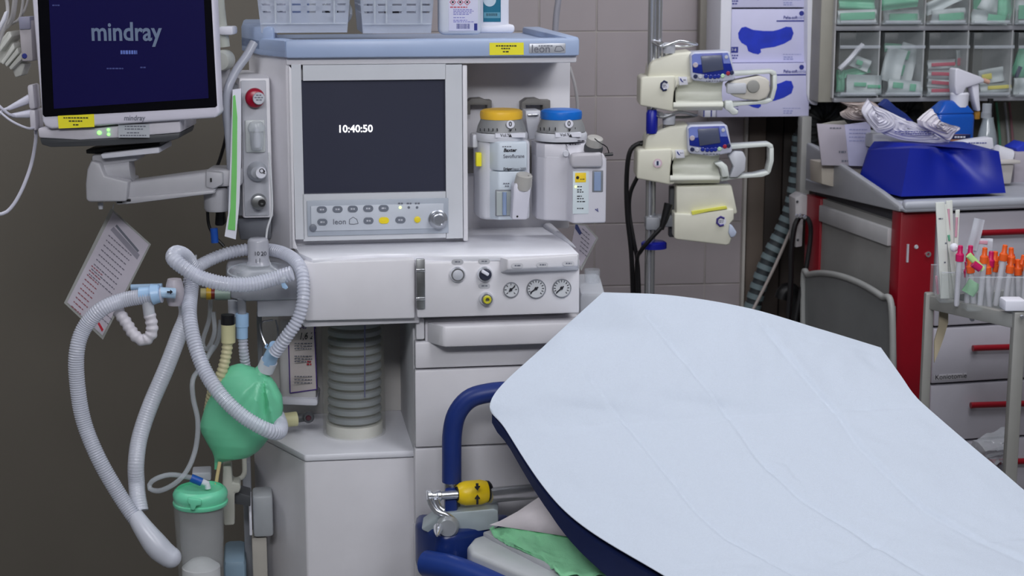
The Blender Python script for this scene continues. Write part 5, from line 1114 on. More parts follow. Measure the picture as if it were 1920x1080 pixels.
for lab, pts, rr in (('dark ribbed hose ring behind the crumpled wrappers at the shelf left', [(1520, 300, 4.33), (1513, 255, 4.33), (1520, 215, 4.33), (1542, 200, 4.33), (1566, 212, 4.33), (1580, 240, 4.33), (1590, 290, 4.33)], 19), ('dark ribbed hose arching behind the blue spray bottle', [(1690, 260, 4.33), (1705, 225, 4.33), (1720, 205, 4.33), (1690, 190, 4.34), (1650, 215, 4.34)], 15)):
    t = thing('ribbed_hose', lab, 'hose', P(*pts[0])); MB().pt(pts, rr, n=16, corr=.22, pitch=.022).out('ribbed_tube', mat('anthracite_hose', (52, 54, 54), .55), t)
# ================================================================ BIN CABINET
D = 4.12
bc = thing('bin_cabinet', 'beige frame cabinet with two rows of clear tilting bins above the trolley', 'cabinet', P(1740, 190, D))
fm = mat('cabinet_beige', (150, 148, 138), .55); fm2 = mat('bin_frame_grey', (150, 152, 158), .4)
MB().pb(1538, -60, 1567, 192, D+.02, D+.2, .003).out('side_panel', fm, bc)
MB().pb(1567, -60, 2040, 190, D+.19, D+.2).out('back_panel', mat('cabinet_back', (98, 96, 88), .6), bc)
MB().pb(1564, 182, 2040, 190, D, D+.2, .002).out('bottom_rail', fm2, bc)
MB().pb(1567, 48, 2040, 57, D, D+.2, .002).out('middle_rail', fm2, bc)
for x in (1566, 1650, 1733, 1816, 1899, 1982): MB().pb(x-1.2, -60, x+1.2, 184, D+.002, D+.2).out('divider', mat('divider_pale', (186, 186, 188), .35), bc)
bright = mat('bin_clear_plastic', (205, 214, 216), .1, alpha=.09, spec=.9)
pk = {'g': mat('green_pack', (100, 176, 142), .45, bump=.3, bscale=40), 'w': mat('wrapper_white', (196, 206, 208), .35, alpha=.85, bump=.4, bscale=50), 'r': mat('rose_stripe', (180, 50, 80), .5), 'y': mat('yellow_pack', (215, 205, 80), .5), 'c': clear2}
def pack(name, label, cat, cx, cy, wpx, hpx, ang, d, m, stripes=None, group=None, thick=.006, curl=.006):
    k = sc(cx, cy, d); c = P(cx, cy, d); n = 8; rows = []
    for i in range(n+1):
        r_ = []
        for j in range(n+1):
            u = (j/n-.5)*wpx*k; v = (i/n-.5)*hpx*k
            yy = curl*(math.sin(j*.9+cx)*.5+math.cos(i*.8+cy)*.5)
            a = R(ang); r_.append(c+Vector((u*math.cos(a)-v*math.sin(a), yy, u*math.sin(a)+v*math.cos(a))))
        rows.append(r_)
    o = single(MB().sheet(rows, thick=lambda i, j: Vector((0, thick, 0))), name, m, label, cat, group, ang=80)
    for (u0, u1, v0, v1, sm) in (stripes or ()):
        b = MB(); q = []
        for (u, v) in ((u0, v0), (u1, v0), (u1, v1), (u0, v1)):
            uu, vv = (u-.5)*wpx*k, (v-.5)*hpx*k; a = R(ang); q.append(c+Vector((uu*math.cos(a)-vv*math.sin(a), -curl*1.15, uu*math.sin(a)+vv*math.cos(a))))
        b.add(q+[p+Vector((0, .003, 0)) for p in q], [(0, 1, 2, 3), (4, 5, 6, 7), (0, 1, 5, 4), (1, 2, 6, 5), (2, 3, 7, 6), (3, 0, 4, 7)], .0008); b.out('content', sm, o)
    return o
for ci, x in enumerate((1566, 1650, 1733, 1816, 1899)):
    for ri, (y0, y1) in enumerate(((-40, 47), (60, 181))):
        t = thing('clear_bin', '%s clear tilting bin in the %s row' % (('leftmost', 'second', 'third', 'fourth', 'fifth and rightmost')[ci], ('upper', 'lower')[ri]), 'bin', P(x+42, y1, D), 'clear tilting bins of the cabinet')
        xa, xb = X(x+4, y1, D-.02), X(x+79, y1, D-.02); za, zb_2 = Z(x+40, y1-2, D), Z(x+40, y0, D)
        MB().box(xa, xb, D-.025, D-.022, za, zb_2, .001).out('front_pane', bright, t)
        MB().box(xa, xb, D-.022, D+.12, za, za+.003).out('bin_floor', clear2, t)
        MB().box(xa, xa+.002, D-.022, D+.12, za+.003, zb_2).out('side_pane', bright, t); MB().box(xb-.002, xb, D-.022, D+.12, za+.003, zb_2).out('side_pane', bright, t)
        b = MB(); yl = y0+22 if ri else y0+12; b.box(xa, xb, D-.029, D-.025, Z(x+40, yl+8, D), Z(x+40, yl+2, D), .001); b.out('grip_edge', clear2, t)
        b = MB(); b.tube([Vector((xa+.006, D-.026, za+.006)), Vector((xb-.006, D-.026, za+.006))], .004, n=8); b.out('rounded_edge', clear2, t)
g1 = 'packs in the lower leftmost bin'
E = D+.03
pack('wrapped_pack', 'long white wrapper leaning upright in the lower leftmost bin', 'medical pack', 1598, 107, 62, 9, 47, E-.01, paper)
pack('wrapped_pack', 'white pack with two green tubes lying at the bottom of the lower leftmost bin', 'medical pack', 1620, 159, 66, 36, -2, E-.03, pk['w'], [(.2, .55, .42, .62, pk['g']), (.58, .95, .35, .52, pk['g'])])
pack('wrapped_pack', 'creased green and white pack in the middle of the lower leftmost bin', 'medical pack', 1612, 118, 38, 22, -20, E+.01, pk['w'], [(.3, .6, .3, .7, pk['g'])])
pack('wrapped_pack', 'flat green pack wedged between the others in the lower leftmost bin', 'medical pack', 1602, 135, 60, 14, 12, E+.02, pk['g'])
pack('wrapped_pack', 'dark green pack in the lower left corner of the lower leftmost bin', 'medical pack', 1576, 152, 16, 40, 0, E+.02, pk['g'])
pack('wrapped_pack', 'tall white sachet with a grey dot leaning left in the lower second bin', 'medical pack', 1675, 122, 36, 62, -14, E-.01, pk['w'])
pack('wrapped_pack', 'green topped clear pack standing behind the white sachet in the lower second bin', 'medical pack', 1700, 116, 34, 66, -14, E+.02, pk['w'], [(.1, .5, .55, .8, pk['g']), (.25, .45, .1, .4, pk['g'])])
pack('wrapped_pack', 'green pack at the back of the lower second bin', 'medical pack', 1676, 90, 36, 16, -4, E+.03, pk['g'])
pack('wrapped_pack', 'rumpled pale green pack on the floor of the lower second bin', 'medical pack', 1698, 164, 64, 26, -6, E-.03, pk['w'], [(.6, .78, .3, .8, pk['g']), (.1, .4, .4, .8, pk['g'])])
for i, (y, a, lab) in enumerate(((121, 2, 'uppermost'), (139, -2, 'second'), (156, -5, 'third'), (170, 0, 'lowest'))):
    pack('striped_pack', '%s of the stacked white packs with rose stripes in the lower third bin' % lab, 'medical pack', 1766, y, 52, 17, a, E-.03+i*.004, pk['w'], [(.1, .95, .35, .72, pk['r'])])
pack('striped_pack', 'narrow upright pack with a rose cap in the lower third bin', 'medical pack', 1797, 112, 8, 34, 2, E+.02, pk['w'], [(.1, .9, .2, .6, pk['r'])])
pack('wrapped_pack', 'yellow and white pack lying flat in the lower fourth bin', 'medical pack', 1868, 165, 58, 16, 3, E-.02, pk['w'], [(.2, .95, .4, .8, pk['y'])])
pack('wrapped_pack', 'crumpled yellow tinted pack behind the flat one in the lower fourth bin', 'medical pack', 1858, 142, 46, 26, 10, E+.01, pk['w'], [(.1, .5, .3, .7, pk['y'])])
pack('wrapped_pack', 'green pack bent against the side of the lower rightmost bin', 'medical pack', 1916, 120, 30, 52, -20, E, pk['g'], [(.3, .55, .0, .4, navy)])
pack('wrapped_pack', 'pale pack at the bottom of the lower rightmost bin', 'medical pack', 1914, 162, 26, 30, 0, E-.02, pk['w'])
ups = ((1606, 30, 72, 22, 2, 'w', 'glossy pack lying lowest in the upper leftmost bin', [(.05, .95, .2, .8, 'g')]), (1606, 8, 66, 20, -3, 'g', 'green pack on top in the upper leftmost bin', None),
       (1692, 32, 66, 26, 0, 'w', 'white edged pack with a green field in the upper second bin', [(.1, .9, .25, .75, 'g')]), (1686, 6, 70, 20, 6, 'g', 'green pack lying uppermost in the upper second bin', None),
       (1780, 30, 62, 26, 4, 'w', 'shiny green pack low in the upper third bin', [(.15, .9, .2, .7, 'g')]), (1768, 4, 70, 22, 24, 'w', 'white wrapper slanting up in the upper third bin', None),
       (1856, 34, 66, 24, -8, 'w', 'crumpled pack low in the upper fourth bin', [(.4, .9, .3, .8, 'g')]), (1862, 8, 42, 40, -30, 'w', 'pointed white wrapper hanging over in the upper fourth bin', None), (1840, 10, 30, 50, 10, 'g', 'dark green pack behind the pointed wrapper in the upper fourth bin', None), (1886, 14, 26, 44, -10, 'g', 'green pack at the right side of the upper fourth bin', None),
       (1915, 20, 26, 50, 0, 'w', 'green and white pack in the upper rightmost bin', [(.2, .8, .2, .7, 'g')]))
for i, (x, y, w_, h_, a, m, lab, s_) in enumerate(ups):
    pack('wrapped_pack', lab, 'medical pack', x, y, w_, h_, a, E-.02+.014*(i % 3), pk[m], [(*q[:4], pk[q[4]]) for q in s_] if s_ else None, curl=.009)
# wall behind: hanging tubes at the right edge below the bins
for i, (x, lab, m) in enumerate(((1872, 'thin green tube hanging below the bin cabinet', pk['g']), (1888, 'pale tube hanging below the bin cabinet near the right edge', ltgrey), (1896, 'rose tube hanging below the bin cabinet', mat('rose_tube', (170, 120, 130), .5)))):
    cable('hanging_tube', lab, [(x-4, 192, 4.38), (x, 230, 4.38), (x+3, 270, 4.38), (x+2, 320, 4.38)], 2.4, m, cat='tube')
o = pack('back_pouch', 'large pale pouch hanging below the bin cabinet at the right edge', 'pouch', 1900, 245, 60, 110, 0, 4.4, mat('pouch_grey', (160, 160, 152), .6), None, thick=.004)
# ================================================================ EMERGENCY TROLLEY
use(K_)
D = 3.42
tr = thing('emergency_trolley', 'emergency trolley with red corner posts, red handles and a grey white top tray', 'trolley', P(1800, 1200, D+.25))
xl = X(1688, 400, D); xr = X(2060, 400, D); DK = D+.52
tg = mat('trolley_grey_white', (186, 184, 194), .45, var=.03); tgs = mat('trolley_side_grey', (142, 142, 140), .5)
ztop = Z(1800, 372, D)
b = MB(); zr = Z(1800, 393, D); b.vp([(xl, D-.02), (xr, D-.02), (xr, DK), (xl-.005, DK)], zr, ztop-.012, .012, 3)
b.out('top_plate', mat('tray_pale_grey', (178, 182, 192), .35), tr)
b = MB(); b.vp([(xl-.002, D-.022), (xr, D-.022), (xr, D+.02), (xl+.012, D+.02)], zr+.004, ztop, .008, 3); b.out('front_rim', mat('tray_pale_grey', (178, 182, 192), .35), tr)
# rising side wall of the top tray
q0 = [(D, ztop-.018), (D+.0, ztop-.012), (D+.10, ztop+.008), (DK-.04, ztop+.070), (DK, ztop+.073), (DK, zr-.02), (D, zr-.0)]
v = [Vector((xl-.004, y, z)) for y, z in q0]+[Vector((xl+.012, y, z)) for y, z in q0]; m = len(q0)
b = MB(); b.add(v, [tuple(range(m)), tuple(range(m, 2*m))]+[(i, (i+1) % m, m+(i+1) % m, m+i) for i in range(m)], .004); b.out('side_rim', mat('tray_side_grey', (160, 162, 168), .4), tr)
# posts
xp1 = X(1752, 500, D)
b = MB(); b.vp([(xl+.004, D+.004), (xp1, D), (xp1, D+.05), (xl+.004, D+.05)], .12, zr-.001, .004); post = b.out('corner_post', red, tr)
b = MB(); b.pb(1701, 458, 1704, 492, D-.001, D+.003); b.out('slot', ltgrey, post)
MB().disc(1718, 463, [(4, 0), (3, .003)], D+.002, 12).out('screw', ltgrey, post); MB().disc(1739.5, 476.5, [(5, 0), (5, .004), (2.5, .004), (2, .001)], D+.002, 14).out('lock', chrome, post)
b = MB(); b.vp([(xl+.0, DK-.09), (xl+.03, DK-.09), (xl+.03, DK), (xl, DK)], .12, zr-.03, .003); b.out('corner_post', red, tr)
# side wall with ledge
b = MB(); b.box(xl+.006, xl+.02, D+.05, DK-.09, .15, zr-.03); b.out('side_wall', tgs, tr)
b = MB(); b.box(xl-.004, xl+.02, D+.05, DK-.09, zr-.085, zr-.045, .003); b.out('side_ledge', mat('ledge_white', (178, 178, 180), .45), tr)
b = MB(); b.box(xl+.02, xr, D+.02, DK, .13, zr-.002); b.out('carcass', mat('carcass_dark', (60, 60, 66), .6), tr)
# drawers
dz = [Z(1860, y, D) for y in (395, 608, 714, 822, 930, 1040)]
for i in range(5):
    dr = MB().box(xp1+.003, xr, D-.006, D+.02, dz[i+1]+.004, dz[i]-.002, .003).out('drawer', tg, tr)
    hy = [437, 653, 760, 868, 975][i]; hx0 = [1838, 1824, 1820, 1818, 1815][i]
    b = MB(); b.tube([P(hx0, hy, D-.028), P(hx0+8, hy-.4, D-.03), P(2010, hy-6, D-.03)], 5.2*sc(1900, hy, D), n=14, step=.05); b.tube([P(hx0+4, hy, D-.028), P(hx0+4, hy, D-.004)], 4*sc(1900, hy, D), n=10); b.out('handle', red, dr)
    if i == 1:
        lb = MB().pb(1752, 702, 1812, 712, D-.0075, D-.0055).out('name_strip', mat('strip_pale', (186, 184, 190), .5), dr); text('Koniotomie', 1753, 708, D-.0078, 9, ink, lb, wid=1.0)
for x_, y_ in ((xl+.05, D+.06), (xr-.05, D+.06), (xl+.05, DK-.06), (xr-.05, DK-.06)):
    MB().lathe((x_, y_, .055), [(.055, 0), (.055, .03)], axis=(1, 0, 0), n=20).out('castor', black, tr)
# curved side bin on the left face
D2 = D+.12
sbn = thing('side_container', 'grey translucent container with arched rim hanging on the trolley side', 'container', Vector((xl-.03, D+.25, .5)))
xs = xl-.03
def side_pt(px, py, x):    # point on the plane frame-x = x
    c = F.Mi @ CW; r = F.Mi.to_3x3() @ ray(px, py); return c+r*((x-c.x)/r.x)
arc = [side_pt(x, y, xs) for x, y in ((1508, 700), (1508, 522), (1518, 515), (1545, 512), (1580, 518), (1620, 534), (1655, 556), (1673, 575), (1676, 740))]
v = arc+[p+Vector((.008, 0, 0)) for p in arc]; m = len(arc)
b = MB(); b.add(v, [tuple(range(m)), tuple(range(m, 2*m))]+[(i, (i+1) % m, m+(i+1) % m, m+i) for i in range(m)]); b.out('front_wall', mat('container_grey', (118, 122, 122), .35), sbn)
b = MB(); b.tube([p-Vector((.002, 0, 0)) for p in arc], .0075, n=10); b.out('rim', mat('container_rim', (156, 158, 156), .4), sbn)

# ================================================================ THINGS ON THE TROLLEY
zt0 = ztop-.010
def tp_(px, py, z=zt0):
    c = F.Mi @ CW; r = F.Mi.to_3x3() @ ray(px, py); return c+r*((z-c.z)/r.z)
# blue moulded case
D = 3.50
case = thing('blue_case', 'deep blue moulded plastic cover lying on the trolley top', 'case', P(1745, 362, D))
za = ztop-.002; zt5 = Z(1760, 276, D+.03)
A = [P(1608, 350, D+.06), P(1688, 362, D-.015), P(1885, 357, D-.01)]
lo = [Vector((X(1606, 345, D+.19), D+.19, za)), Vector((X(1690, 362, D-.01), D-.01, za)), Vector((X(1886, 357, D-.01), D-.01, za)), Vector((X(1886, 357, D-.01)-.01, D+.22, za)), Vector((X(1606, 345, D+.19)+.01, D+.21, za))]
hi = [Vector((X(1627, 280, D+.17), D+.17, Z(1627, 281, D+.17))), Vector((X(1706, 276, D+.02), D+.02, zt5+.001)), Vector((X(1873, 285, D+.02), D+.02, zt5-.012)), Vector((X(1862, 280, D+.05), D+.19, zt5-.008)), Vector((X(1640, 280, D+.19), D+.195, zt5-.002))]
nn = 30; V = []; 
def ringpt(loop, t):
    n = len(loop); i = int(t*n) % n; f = t*n-int(t*n); f2 = f; return loop[i].lerp(loop[(i+1) % n], f2)
b = MB(); rows = []
NR = 100
for h in range(17):
    f = h/16; r_ = []
    for q in range(NR+1):
        t = (q % NR)/NR; p = ringpt(lo, t).lerp(ringpt(hi, t), f)
        seg = t*5
        if 1 <= seg < 2:
            u = seg-1; dent = .085*math.exp(-((u-.55-.25*(1-f))/.16)**2)*f**1.5 + .010*math.exp(-((u-.32)/.10)**2)*f
            p = p+Vector((0, dent, -.006*math.exp(-((u-.5)/.2)**2)*(f > .9)))
        r_.append(p)
    rows.append(r_)
cen = sum(hi, Vector())/5
for s_ in (.8, .5, .2, .02): rows.append([p.lerp(cen, 1-s_)+Vector((0, 0, .003)) for p in rows[16][:]])
b.sheet(rows); bmesh.ops.remove_doubles(b.bm, verts=b.bm.verts, dist=.0004); b.out('moulded_shell', mat('ultramarine_plastic', (6, 30, 148), .42, var=.03), case, ang=50)
# white carton at the left with open top and printed side
D = 3.74
t = thing('open_carton', 'open white carton standing at the back left of the trolley', 'carton', P(1580, 315, D))
b = MB(); b.xp([(1532, 232), (1584, 234), (1592, 311), (1541, 310)], D, D+.004, .001); b.out('front_panel', mat('carton_lilac_grey', (178, 172, 182), .6), t)
b = MB(); b.xp([(1584, 234), (1632, 228), (1636, 300), (1622, 312), (1592, 311)], D-.001, D+.003, .001); sd_ = b.out('side_panel', mat('carton_lilac', (190, 190, 220), .6), t)
lines([(1592, 1626, y) for y in (243, 250, 257, 264)], D-.0014, 1.6, MATS['box_pale_print'], sd_); lines([(1556, 1578, 240)], D-.001, 2, greyink, t); lines([(1573, 1586, 285), (1578, 1590, 302)], D-.001, 4, greyink, t)
b = MB(); b.xp([(1532, 234), (1560, 228), (1584, 226), (1590, 233), (1584, 236)], D+.02, D+.024, .001); b.out('flap', mat('flap_grey', (150, 148, 140), .7), t)
b = MB(); b.xp([(1540, 305), (1634, 305), (1634, 312), (1600, 360), (1541, 345)], D+.03, D+.1, .002); single(b, 'cream_tray', mat('cream_tray_plastic', (188, 180, 168), .5), 'cream plastic tray holding the open carton', 'tray')
t = thing('cream_tray', 'small cream bin with a rim behind the right end of the blue case', 'tray', P(1892, 345, 3.66))
MB().xp([(1860, 308), (1902, 308), (1896, 345), (1866, 345)], 3.66, 3.74, .004).out('bin_body', mat('cream_bin', (205, 200, 196), .5), t); MB().pb(1858, 302, 1914, 308, 3.65, 3.75, .002).out('rim', MATS['cream_bin'], t)
b = MB(); b.pt([(1866, 285, 3.7), (1893, 294, 3.7)], 13, n=18); single(b, 'white_roll', paper, 'white rolled swab lying in the small cream bin', 'roll')
b = MB(); b.pb(1902, 285, 1990, 345, 3.72, 3.85, .003); single(b, 'lilac_carton', mat('carton_lilac_grey', (178, 172, 182), .6), 'grey lilac carton at the right edge beside the cream bin', 'carton')
b = MB(); b.xp([(1905, 278), (1925, 266), (1930, 284), (1908, 285)], 3.74, 3.8, .003); single(b, 'blue_glove', mat('glove_blue', (40, 60, 190), .5), 'crumpled blue glove on the lilac carton at the right edge', 'glove')
# crumpled wrappers
def crumple(name, label, cat, pts, d, m, amp=.006, dep=.05, group=None, res=18, sub=None):
    cs_ = [P(x, y, d) for x, y in pts]; c = sum(cs_, Vector())/len(cs_); rim = catmull(cs_+[cs_[0]], 48)[:-1]; rows = []
    for h in range(res+1):
        f = .04+.96*h/res; rows.append([c.lerp(p, f)+Vector((0, -dep*(1-f*f)*.9+amp*noise.noise(Vector((p.x*7*f+d*9, p.z*9*f, 2)))*2.2+amp*.5*abs(noise.noise(Vector((p.x*16*f, p.z*16*f, 3)))), amp*.5*noise.noise(Vector((p.x*30, f*3, 2))))) for p in rim+[rim[0]]])
    b = MB().sheet(rows, thick=lambda i, j: Vector((0, .002, 0)))
    return single(b, name, m, label, cat, group, ang=30)
wr = mat('crumpled_wrapper', (230, 229, 240), .9, var=.02, spec=.15)
crumple('torn_wrapper', 'torn white wrapper flap lying over the open carton', 'wrapper', [(1572, 190), (1610, 192), (1632, 190), (1650, 205), (1640, 240), (1622, 228), (1590, 224), (1574, 212), (1590, 200)], 3.70, mat('wrapper_inside', (196, 184, 180), .6), dep=.02)
crumple('torn_wrapper', 'white pointed wrapper in the middle of the heap on the trolley', 'wrapper', [(1626, 184), (1640, 200), (1668, 212), (1680, 236), (1650, 250), (1636, 240), (1622, 222), (1615, 206)], 3.64, wr, dep=.012, amp=.004)
w3 = crumple('torn_wrapper', 'long printed white wrapper slanting down to the blue spray bottle', 'wrapper', [(1632, 196), (1660, 206), (1690, 220), (1740, 240), (1780, 262), (1776, 268), (1740, 268), (1690, 262), (1650, 248), (1636, 236)], 3.66, wr, dep=.014, amp=.003)
lines([(1678, 1755, 247), (1690, 1752, 251)], 3.637, 1.6, nvp, w3); MB().xp([(1697, 221), (1708, 224), (1712, 228), (1700, 226)], 3.637, 3.639).out('print', nvp, w3)
crumple('tissue', 'crumpled white tissue in front of the blue spray bottle', 'tissue', [(1722, 225), (1735, 212), (1749, 204), (1756, 225), (1775, 230), (1800, 241), (1790, 250), (1778, 262), (1750, 250), (1726, 238)], 3.63, mat('tissue_white', (226, 222, 230), .95, spec=.1), dep=.02, amp=.008)
b = MB(); b.xp([(1664, 185), (1680, 200), (1700, 214), (1722, 236), (1690, 224), (1650, 198)], 3.74, 3.76, .003); single(b, 'blue_wrapper', mat('navy_foil', (30, 50, 120), .45), 'dark blue wrapper behind the crumpled heap', 'wrapper')
b = MB(); b.pb(1636, 250, 1762, 276, 3.70, 3.80, .004); single(b, 'flat_pack', mat('flat_pack_grey', (176, 178, 184), .55), 'flat pale pack lying under the wrappers behind the blue case', 'medical pack')
# blue spray bottle
D = 3.78
t = thing('spray_bottle', 'blue spray bottle with a white trigger head in front of the bins', 'spray bottle', P(1795, 290, D))
bb = mat('bottle_blue', (24, 84, 180), .25, var=.04)
b = MB(); b.vp([(X(1757, 260, D), D), (X(1828, 260, D), D), (X(1828, 260, D), D+.07), (X(1757, 260, D), D+.07)], Z(1790, 290, D), Z(1790, 212, D), .012, 3)
b.vp([(X(1757, 260, D), D), (X(1828, 260, D), D), (X(1828, 260, D), D+.07), (X(1757, 260, D), D+.07)], Z(1790, 214, D), Z(1790, 190, D), .006, 3, top=[(X(1776, 260, D), D+.02), (X(1812, 260, D), D+.02), (X(1812, 260, D), D+.05), (X(1776, 260, D), D+.05)]); b.out('body', bb, t)
lb = MB().xp([(1786, 252), (1820, 252), (1818, 270), (1780, 270)], D-.0015, D).out('label_sheet', mat('kraft_label', (170, 120, 90), .6), t); MB().xp([(1786, 253), (1820, 252), (1819, 261), (1784, 261)], D-.002, D-.0015).out('label_band', navy, lb); lines([(1790, 1812, 257)], D-.0022, 3, paper, lb)
MB().pl(1798, [(15, 200), (15, 195), (16, 176), (14, 173)], D+.03, n=26).out('collar', paper, t)
b = MB(); b.xp([(1792, 129), (1797, 128), (1840, 144), (1847, 149), (1845, 156), (1838, 157), (1828, 160), (1812, 165), (1806, 178), (1793, 178), (1791, 160)], D+.01, D+.045, .004, 3); b.out('trigger_head', mat('sprayer_white', (220, 220, 232), .4), t)
b = MB(); b.xp([(1822, 160), (1836, 157), (1837, 185), (1839, 208), (1833, 209), (1828, 190)], D+.014, D+.04, .003); b.out('trigger', MATS['sprayer_white'], t)
b = MB(); b.tube([P(1843, 150, D+.02), P(1854, 154, D+.02)], 4*sc(1850, 150, D), n=14); b.out('nozzle', mat('nozzle_orange', (215, 170, 150), .4), t)
b = MB(); b.pb(1829, 209, 1838, 224, D+.03, D+.04, .002); single(b, 'amber_stub', mat('amber_stub', (190, 140, 60), .4), 'amber piece between the two spray bottles', 'cap')
t = thing('clear_spray_bottle', 'small clear spray bottle right of the blue one', 'bottle', P(1850, 290, D)); 
MB().pl(1849, [(17, 290), (17, 262), (14, 245), (10, 228), (9, 220)], D+.01, n=24).out('body', mat('clear_grey_bottle', (170, 180, 186), .15, alpha=.7, spec=.8), t)
MB().pl(1849, [(9, 221), (9, 211)], D+.01, n=18).out('collar', clear2, t); MB().pl(1850, [(8, 211), (8, 195), (7, 194)], D+.01, n=18).out('cap', clear2, t)
b = MB(); b.xp([(1855, 185), (1863, 185), (1863, 218), (1857, 222)], D+.05, D+.06, .001); single(b, 'black_tag', black, 'black strip behind the small clear spray bottle', 'strip')
b = MB(); b.xp([(1790, 270), (1820, 264), (1862, 258), (1864, 278), (1850, 282), (1800, 276)], 3.70, 3.74, .003); o = single(b, 'white_tube', paper, 'white tube pack lying in front of the clear spray bottle', 'tube'); lines([(1816, 1850, 268)], 3.699, 1.8, nvp, o)

# ================================================================ STEEL CART WITH TUBES
use(G_)
ct = thing('steel_cart', 'small steel frame cart in front of the trolley at the right edge', 'cart', (.84, 3.0, 0))
cs_m = mat('cart_painted_steel', (150, 150, 146), .45, .25)
DL, DR = 3.12, 2.94
pL = P(1742, 560, DL); pR = P(1910, 596, DR); pL2 = P(1738, 1000, DL)
def postat(p, w_=.009): return MB().vp([(p.x-w_, p.y-w_), (p.x+w_, p.y-w_), (p.x+w_, p.y+w_), (p.x-w_, p.y+w_)], .08, p.z+.012, .003)
postat(pL, .0085).out('post', cs_m, ct); postat(pR, .011).out('post', cs_m, ct)
dr_ = (pR-pL); 
b = MB(); sd = Vector((-dr_.y, dr_.x, 0)).normalized()*.008
def bar(a, c, h=.032, sd=sd):
    v = []
    for p in (a, c):
        for s_ in (-1, 1):
            for z_ in (-h/2, h/2): v.append(p+sd*s_+Vector((0, 0, z_)))
    return MB().add(v, [(0, 1, 3, 2), (4, 6, 7, 5), (0, 4, 5, 1), (2, 3, 7, 6), (0, 2, 6, 4), (1, 5, 7, 3)], .002)
zc2 = min(pL.z, pR.z)
a0 = P(1745, 566, DL); a1 = P(1908, 602, DR)
bar(a0, a1, .026).out('side_rail', cs_m, ct)
back = Vector((.42, .14, 0))
bar(a0, a0+back, .026, Vector((-.14, .42, 0)).normalized()*.008).out('rear_rail', cs_m, ct); bar(a1, a1+back, .026, Vector((-.14, .42, 0)).normalized()*.008).out('front_rail', cs_m, ct)
zc3 = (a0.z+a1.z)/2
v = [a0, a1, a1+back, a0+back]
b = MB(); b.vp([(p.x, p.y) for p in v], zc3-.012, zc3-.008); b.out('shelf', steel, ct)
b = MB(); b.vp([(p.x, p.y) for p in v], .35, .36); b.out('lower_shelf', steel, ct)
postat(a0+back, .009).out('post', cs_m, ct); postat(a1+back, .011).out('post', cs_m, ct)
for p in (a0, a1, a0+back, a1+back): MB().lathe((p.x-.01, p.y, .04), [(.04, 0), (.04, .02)], axis=(1, 0, 0), n=18).out('castor', black, ct)
b = MB(); b.disc(1916, 594, [(4, 0), (3, .004)], 2.92, 12); b.out('corner_screw', chrome, ct)
# boxes on the cart
def cbox(label, q, z1px, d, m=bright, ribs=0):
    t = thing('clear_box', label, 'box', P((q[0]+q[1])/2, q[3], d)); x0_, x1_, y0_, y1_ = q
    xa, xb = X(x0_, y1_, d), X(x1_, y1_, d); z0_, z1_ = Z(x0_, y1_, d), Z(x0_, y0_, d)
    MB().box(xa, xb, d, d+.0015, z0_, z1_).out('front_wall', m, t); MB().box(xa, xb, d+.08, d+.0815, z0_, z1_).out('back_wall', m, t)
    MB().box(xa, xa+.0015, d+.0015, d+.08, z0_, z1_).out('side_wall', m, t); MB().box(xb-.0015, xb, d+.0015, d+.08, z0_, z1_).out('side_wall', m, t); MB().box(xa, xb, d, d+.0815, z0_-.002, z0_).out('bottom', m, t)
    b = MB(); b.tube([Vector((xa, d, z1_)), Vector((xb, d, z1_))], .0012, n=6); b.tube([Vector((xa, d+.08, z1_)), Vector((xb, d+.08, z1_))], .0012, n=6); b.out('rim', clear2, t)
    return t
cbox('narrow clear box holding the tall white sachets on the cart', (1763, 1808, 511, 566), 0, 3.06)
cbox('wide clear box full of orange capped tubes on the cart', (1813, 1975, 520, 582), 0, 3.0)
fr_g = mat('frosted_tube', (214, 214, 222), .3, alpha=.75)
orange = mat('orange_cap', (235, 95, 30), .4); magenta = mat('magenta_cap', (200, 20, 95), .4)
proto = {}
ORD = ['first', 'second', 'third', 'fourth', 'fifth', 'sixth', 'seventh', 'eighth', 'ninth', 'tenth', 'eleventh', 'twelfth']
OX = [1847, 1850, 1867, 1885, 1896, 1870, 1897, 1908, 1920, 1928, 1817, 1940]
MX = [1820, 1859, 1898, 1813]
use(G_)
def ctube(kind, m, x, y, d, lean, lab, grp):
    if kind not in proto:
        t = thing('capped_tube', lab, 'sample tube', (0, 0, 0), grp); k = .00092
        MB().lathe((0, 0, 0), [(.0035, 0), (.005, .004), (.0055, .085)], n=12).out('barrel', fr_g, t)
        MB().lathe((0, 0, .083), [(.0075, 0), (.0078, .012), (.006, .014), (.0048, .016), (.0045, .028), (.003, .029)], n=12).out('cap', m, t); proto[kind] = [t, 0]
    p, n_ = proto[kind]
    t = p if n_ == 0 else dup(p, (0, 0, 0)); proto[kind][1] += 1
    top = P(x, y, d); t.rotation_euler = (0, R(lean), 0); up = Vector((math.sin(R(lean)), 0, math.cos(R(lean)))); t.location = top-up*.112
    t['label'] = lab; t['group'] = grp
    return t
for i, (x, y, l) in enumerate(((1847, 464, 2), (1850, 484, -6), (1867, 471, 4), (1885, 459, 6), (1896, 464, -3), (1870, 480, 9), (1897, 482, 5), (1908, 486, -5), (1920, 478, 8), (1928, 470, 2), (1817, 482, -9), (1940, 484, -4))):
    ctube('o', orange, x, y, 3.02+.02*(i % 3), l, 'orange capped tube, %s from the left in the wide clear box' % ORD[sorted(OX).index(x)], 'orange capped tubes in the clear box')
for i, (x, y, l) in enumerate(((1820, 460, 1), (1859, 471, 3), (1898, 476, -4), (1813, 490, -8))):
    ctube('m', magenta, x, y, 3.045+.004*i, l, 'magenta capped tube, %s from the left in the wide clear box' % ORD[sorted(MX).index(x)], 'magenta capped tubes in the clear box')
proto['m'][1]
